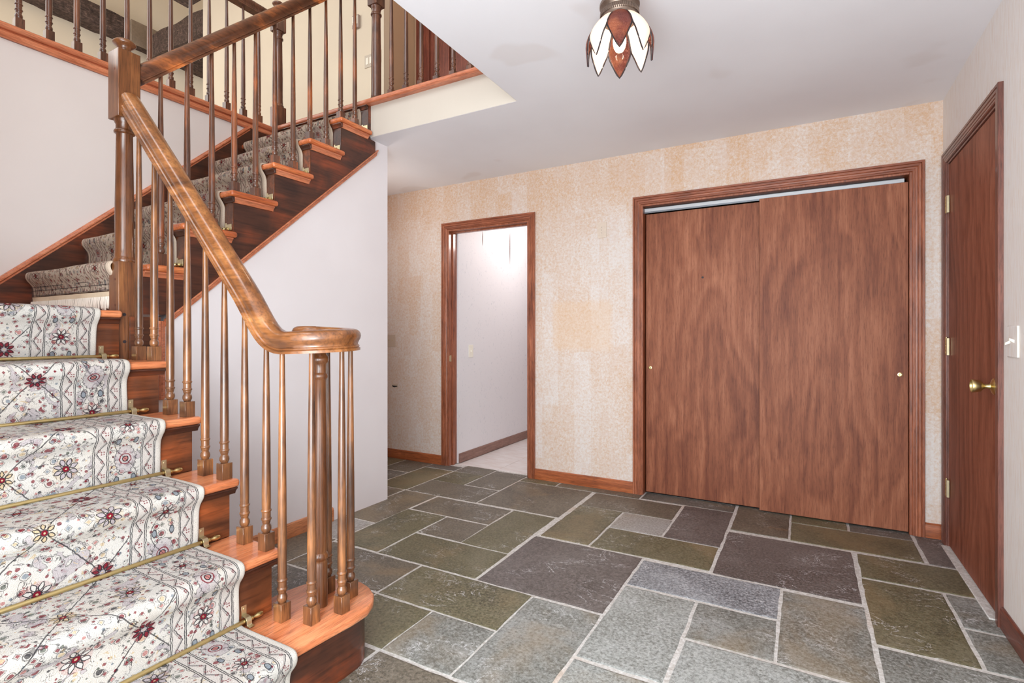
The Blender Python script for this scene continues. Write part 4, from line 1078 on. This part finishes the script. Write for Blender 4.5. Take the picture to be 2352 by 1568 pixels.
names = ['brass stair rod at the bottom of the lower runner, nearest the bullnose step', 'brass stair rod on the second tread of the lower flight', 'brass stair rod on the third tread of the lower flight', 'brass stair rod on the fourth tread of the lower flight', 'brass stair rod just below the landing newel']
first = None
for k in range(1, 6):
    x = nx(k+1)-.028+.016; z = k*R_+.0175
    if first is None: first = make_rod(x, z, names[0])
    else: dup(first, (x, YR, z), names[k-1])
def make_rod2(y, z, label):
    e = empty('stair_rod', (XRR, y, z), label, 'stair rod', 'brass rods across the upper runner')
    q = MB(); q.tube([(XRR-W2-.02, y, z), (XRR+.022, y, z)], .0062, 12); q.build('rod', M['brass'], e, loc=(XRR, y, z))
    q = MB(); q.lathe((XRR+.020, y, z), [(.0001, -.002), (.0075, -.001), (.0075, .003), (.005, .005), (.0045, .009), (.008, .015), (.009, .021), (.006, .027), (.0001, .029)], 14, axis='x')
    q.build('finial', M['brass2'], e, loc=(XRR+.02, y, z))
    q = MB(); q.box(XRR+.006, XRR+.018, y+.0105, y+.013, z-.005, z+.034); q.box(XRR+.006, XRR+.018, y-.009, y+.0125, z+.006, z+.009); q.box(XRR+.018, XRR+.058, y+.0105, y+.0125, z-.006, z+.026)
    q.build('bracket', M['bracket'], e, loc=(XRR, y, z), bevel=.0006, seg=1)
    return e
first = None
nm2 = ['brass stair rod on the lowest tread of the upper flight', 'brass stair rod on the second tread of the upper flight', 'brass stair rod on the third tread of the upper flight', 'brass stair rod on the fourth tread of the upper flight', 'brass stair rod on the fifth tread of the upper flight', 'brass stair rod on the topmost tread of the upper flight']
for k in range(7, 13):
    y = ny(k+1)+.028-.016; z = k*R_+.0165
    if first is None: first = make_rod2(y, z, nm2[0])
    else: dup(first, (XRR, y, z), nm2[k-7])

# ================================================================== CEILING LIGHT
LX, LY = -.591, 1.869
lamp = empty('ceiling_light', (LX, LY, ZC), 'tulip shaped stained glass ceiling light with white and amber petals', 'ceiling light')
q = MB(); q.lathe((LX, LY, ZC), [(.0001, 0), (.062, 0), (.066, -.006), (.066, -.020), (.058, -.030), (.052, -.045), (.052, -.068), (.058, -.078), (.068, -.084), (.0725, -.092), (.0725, -.102), (.067, -.108), (.064, -.116), (.068, -.124), (.070, -.134), (.066, -.142), (.066, -.150), (.060, -.156), (.0001, -.156)][::-1], 48)
q.build('canopy', M['bronze'], lamp, loc=(LX, LY, ZC), sharp=30)
q = MB()
for i in range(64):
    a = 2*pi*i/64
    q.tube([(LX+.0685*cos(a), LY+.0685*sin(a), ZC-.122), (LX+.0700*cos(a), LY+.0700*sin(a), ZC-.140)], .0018, 5)
q.build('beaded_band', M['bronze'], lamp, loc=(LX, LY, ZC-.13), kind='stuff')
az0 = atan2(-LY, -LX)
ZT = 2.292                                    # top of petals
def pprof(t):                                 # t 0..1 top to tip: radius, drop
    r = .058+.060*sin(min(1, t*1.55)*pi/2)
    if t > .62: r -= (t-.62)*.012
    return r, .160*t**1.12
def pw(t):                                    # angular half width
    return radians(22.3)*(1 if t < .48 else max(0, 1-((t-.48)/.52))**.80)
for i in range(8):
    az = az0+i*pi/4; q = MB(); NTt, NW = 16, 8; rings = []
    ei = []
    for a_ in range(NTt+1):
        t = a_/NTt; r, d_ = pprof(t); w_ = pw(t); row = []
        for c_ in range(NW+1):
            s_ = (c_/NW*2-1); ang = az+s_*w_; bulge = .006*(1-s_*s_)*(1-.4*t)
            row.append((LX+(r+bulge)*cos(ang), LY+(r+bulge)*sin(ang), ZT-d_))
        rings.append(row); ei.append((row[0], row[-1]))
    q.loft(rings, closed=False, ucl=False)
    white = i % 2 == 1
    o = q.build('petal', M['g_white'] if white else M['g_amber'], lamp, loc=(LX, LY, ZT), sharp=80, label='opal white glass petal' if white else 'hammered amber glass petal')
    sol = o.modifiers.new('sol', 'SOLIDIFY'); sol.thickness = .0022; sol.offset = 0
    q = MB(); left = [e[0] for e in ei]; right = [e[1] for e in ei]
    q.tube(left+right[::-1][1:], .0029, 6); q.tube([rings[0][j] for j in range(NW+1)], .0029, 6)
    q.build('came', M['came'], o, loc=(LX, LY, ZT))
q = MB(); q.lathe((LX, LY, 2.222), [(.0001, -.048), (.014, -.045), (.020, -.034), (.024, -.018), (.024, -.004), (.020, .014), (.014, .030), (.013, .05), (.013, .075), (.0001, .08)], 24)
q.build('bulb', M['bulb'], lamp, loc=(LX, LY, 2.2))
q = MB(); q.lathe((LX, LY, 2.275), [(.0001, 0), (.017, 0), (.018, .03), (.03, .045), (.03, .06), (.0001, .06)], 20); q.build('socket', M['bronze'], lamp, loc=(LX, LY, 2.28))
point('ceiling_lamp_glow', (LX, LY, 2.215), 9, (1, .84, .70), .03)

# ================================================================== UPSTAIRS THINGS
def beam(c0, c1, label):
    x0, y0, z0 = c0; x1, y1, z1 = c1; q = MB()
    ax = 0 if (x1-x0) > (y1-y0) else 1; L = max(x1-x0, y1-y0); n = max(6, int(L/.16)); rnd = random.Random(int(L*100)); rings = []
    for i in range(n+1):
        t = i/n; e = lambda: rnd.uniform(-.012, .012)
        if ax == 0:
            x = x0+(x1-x0)*t; r_ = [(x, y0+e(), z0+e()), (x, (y0+y1)/2, z0+e()*.6), (x, y1, z0+e()), (x, y1, z1+e()), (x, (y0+y1)/2, z1+e()), (x, y0+e(), z1+e()), (x, y0+e()-.004, (z0+z1)/2)]
        else:
            y = y0+(y1-y0)*t; r_ = [(x0, y, z0+e()), ((x0+x1)/2, y, z0+e()*.6), (x1+e(), y, z0+e()), (x1+e()+.004, y, (z0+z1)/2), (x1+e(), y, z1+e()), ((x0+x1)/2, y, z1+e()), (x0, y, z1+e())]
        rings.append(r_)
    q.loft(rings, closed=False, smooth=False)
    o = q.build('timber_beam', M['timber'], loc=((x0+x1)/2, (y0+y1)/2, z0)); tag(o, label, 'beam'); return o
beam((-8.82, -.9, 5.45), (-8.62, 6.3, 5.75), 'long dark hewn beam running along the distant cream wall')
bb = beam((-8.60, 4.22, 5.31), (-5.6, 4.44, 5.64), 'dark hewn beam crossing behind the gallery railing')
q = MB(); q.box(-8.62, -8.585, 3.96, 4.34, 5.42, 5.76); o = q.build('beam_plate', M['steel'], loc=(-8.6, 4.15, 5.42), bevel=.006); tag(o, 'grey brown joint block where the two dark beams meet', 'plate')
beam((-6.74, 1.2, 5.24), (-6.42, 3.74, 5.58), 'dark hewn beam end at the top above the gallery railing')
# switches and thermostat on the cream wall
def up(px, pz): return (px, 3.75, pz)
p = plate('thermostat', (-3.835, 3.75, 4.205), 'y', .085, .125, .03, M['therm'], 'small grey thermostat on the cream upstairs wall', 'thermostat', .004)
q = MB(); q.box(-3.872, -3.80, 3.7165, 3.7195, 4.175, 4.255); q.build('cover', M['ivory'], p, loc=(-3.835, 3.718, 4.2))
q = MB(); q.box(-3.862, -3.822, 3.7145, 3.7165, 4.178, 4.192); q.build('display', M['hole'], p, loc=(-3.84, 3.716, 4.18))
p = plate('switch_plate', (-3.675, 3.75, 3.79), 'y', .116, .122, .006, M['grey_plate'], 'double rocker switch plate upstairs, left of the stair head newel', 'switch', .002)
for dx in (-.024, .024):
    q = MB(); q.box(-3.675+dx-.016, -3.675+dx+.016, 3.740, 3.745, 3.757, 3.823); q.build('rocker', M['ivory'], p, loc=(-3.675+dx, 3.742, 3.79), bevel=.001, seg=1)
plate('switch_plate', (-3.545, 3.75, 3.80), 'y', .05, .122, .006, M['cream'], 'single cream plate upstairs, right of the stair head newel', 'switch', .002)
# upstairs door set
t8 = empty('trim_8', (-3.44, 4.2, ZU), 'mahogany casing of the upstairs door', 'trim', kind='structure')
for x0, x1 in ((-3.455, -3.40), ):
    q = MB(); q.box(x0, x1, 4.180, 4.205, ZU, ZU+2.1); q.box(x0+.036, x1+.012, 4.185, 4.21, ZU, ZU+2.06); q.build('casing', M['updoor'], t8, loc=(x0, 4.19, ZU), bevel=.003)
xs = [-3.388, -3.045, -3.005, -2.66, -2.62, -2.27, -2.23, -1.9, -1.3]
d4 = empty('door_4', (-3.0, 4.2, ZU), 'mahogany panelled door behind the gallery railing upstairs', 'door', kind='structure')
q = MB(); q.box(-3.39, -1.3, 4.215, 4.235, ZU, ZU+2.1); q.build('backing', M['updoor'], d4, loc=(-3, 4.22, ZU))
for x0, x1 in ((-3.385, -3.30), (-3.285, -3.05), (-3.035, -2.80), (-2.785, -2.55), (-2.535, -2.30), (-2.285, -2.0), (-1.985, -1.31)):
    q = MB(); q.box(x0, x1, 4.197, 4.216, ZU+.03, ZU+2.08); q.build('panel', M['updoor'], d4, loc=(x0, 4.2, ZU), bevel=.004)
baseboard('baseboard_upstairs', (-3.49, 3.75, ZU), (-3.49, 4.18, ZU), (1, 0, 0), M['base_d'], 'dark baseboard of the upper hall')
# small scuffs and marks are left to the paint; a loose reddish cord end above the hinged door
q = MB(); q.tube([(XR-.002, 2.775, 2.121), (XR-.010, 2.80, 2.128), (XR-.012, 2.825, 2.121), (XR-.006, 2.85, 2.117)], .0022, 6)
o = q.build('cord_end', M['copper'], loc=(XR, 2.8, 2.12)); tag(o, 'short reddish cord end on the top of the right door casing', 'cord')
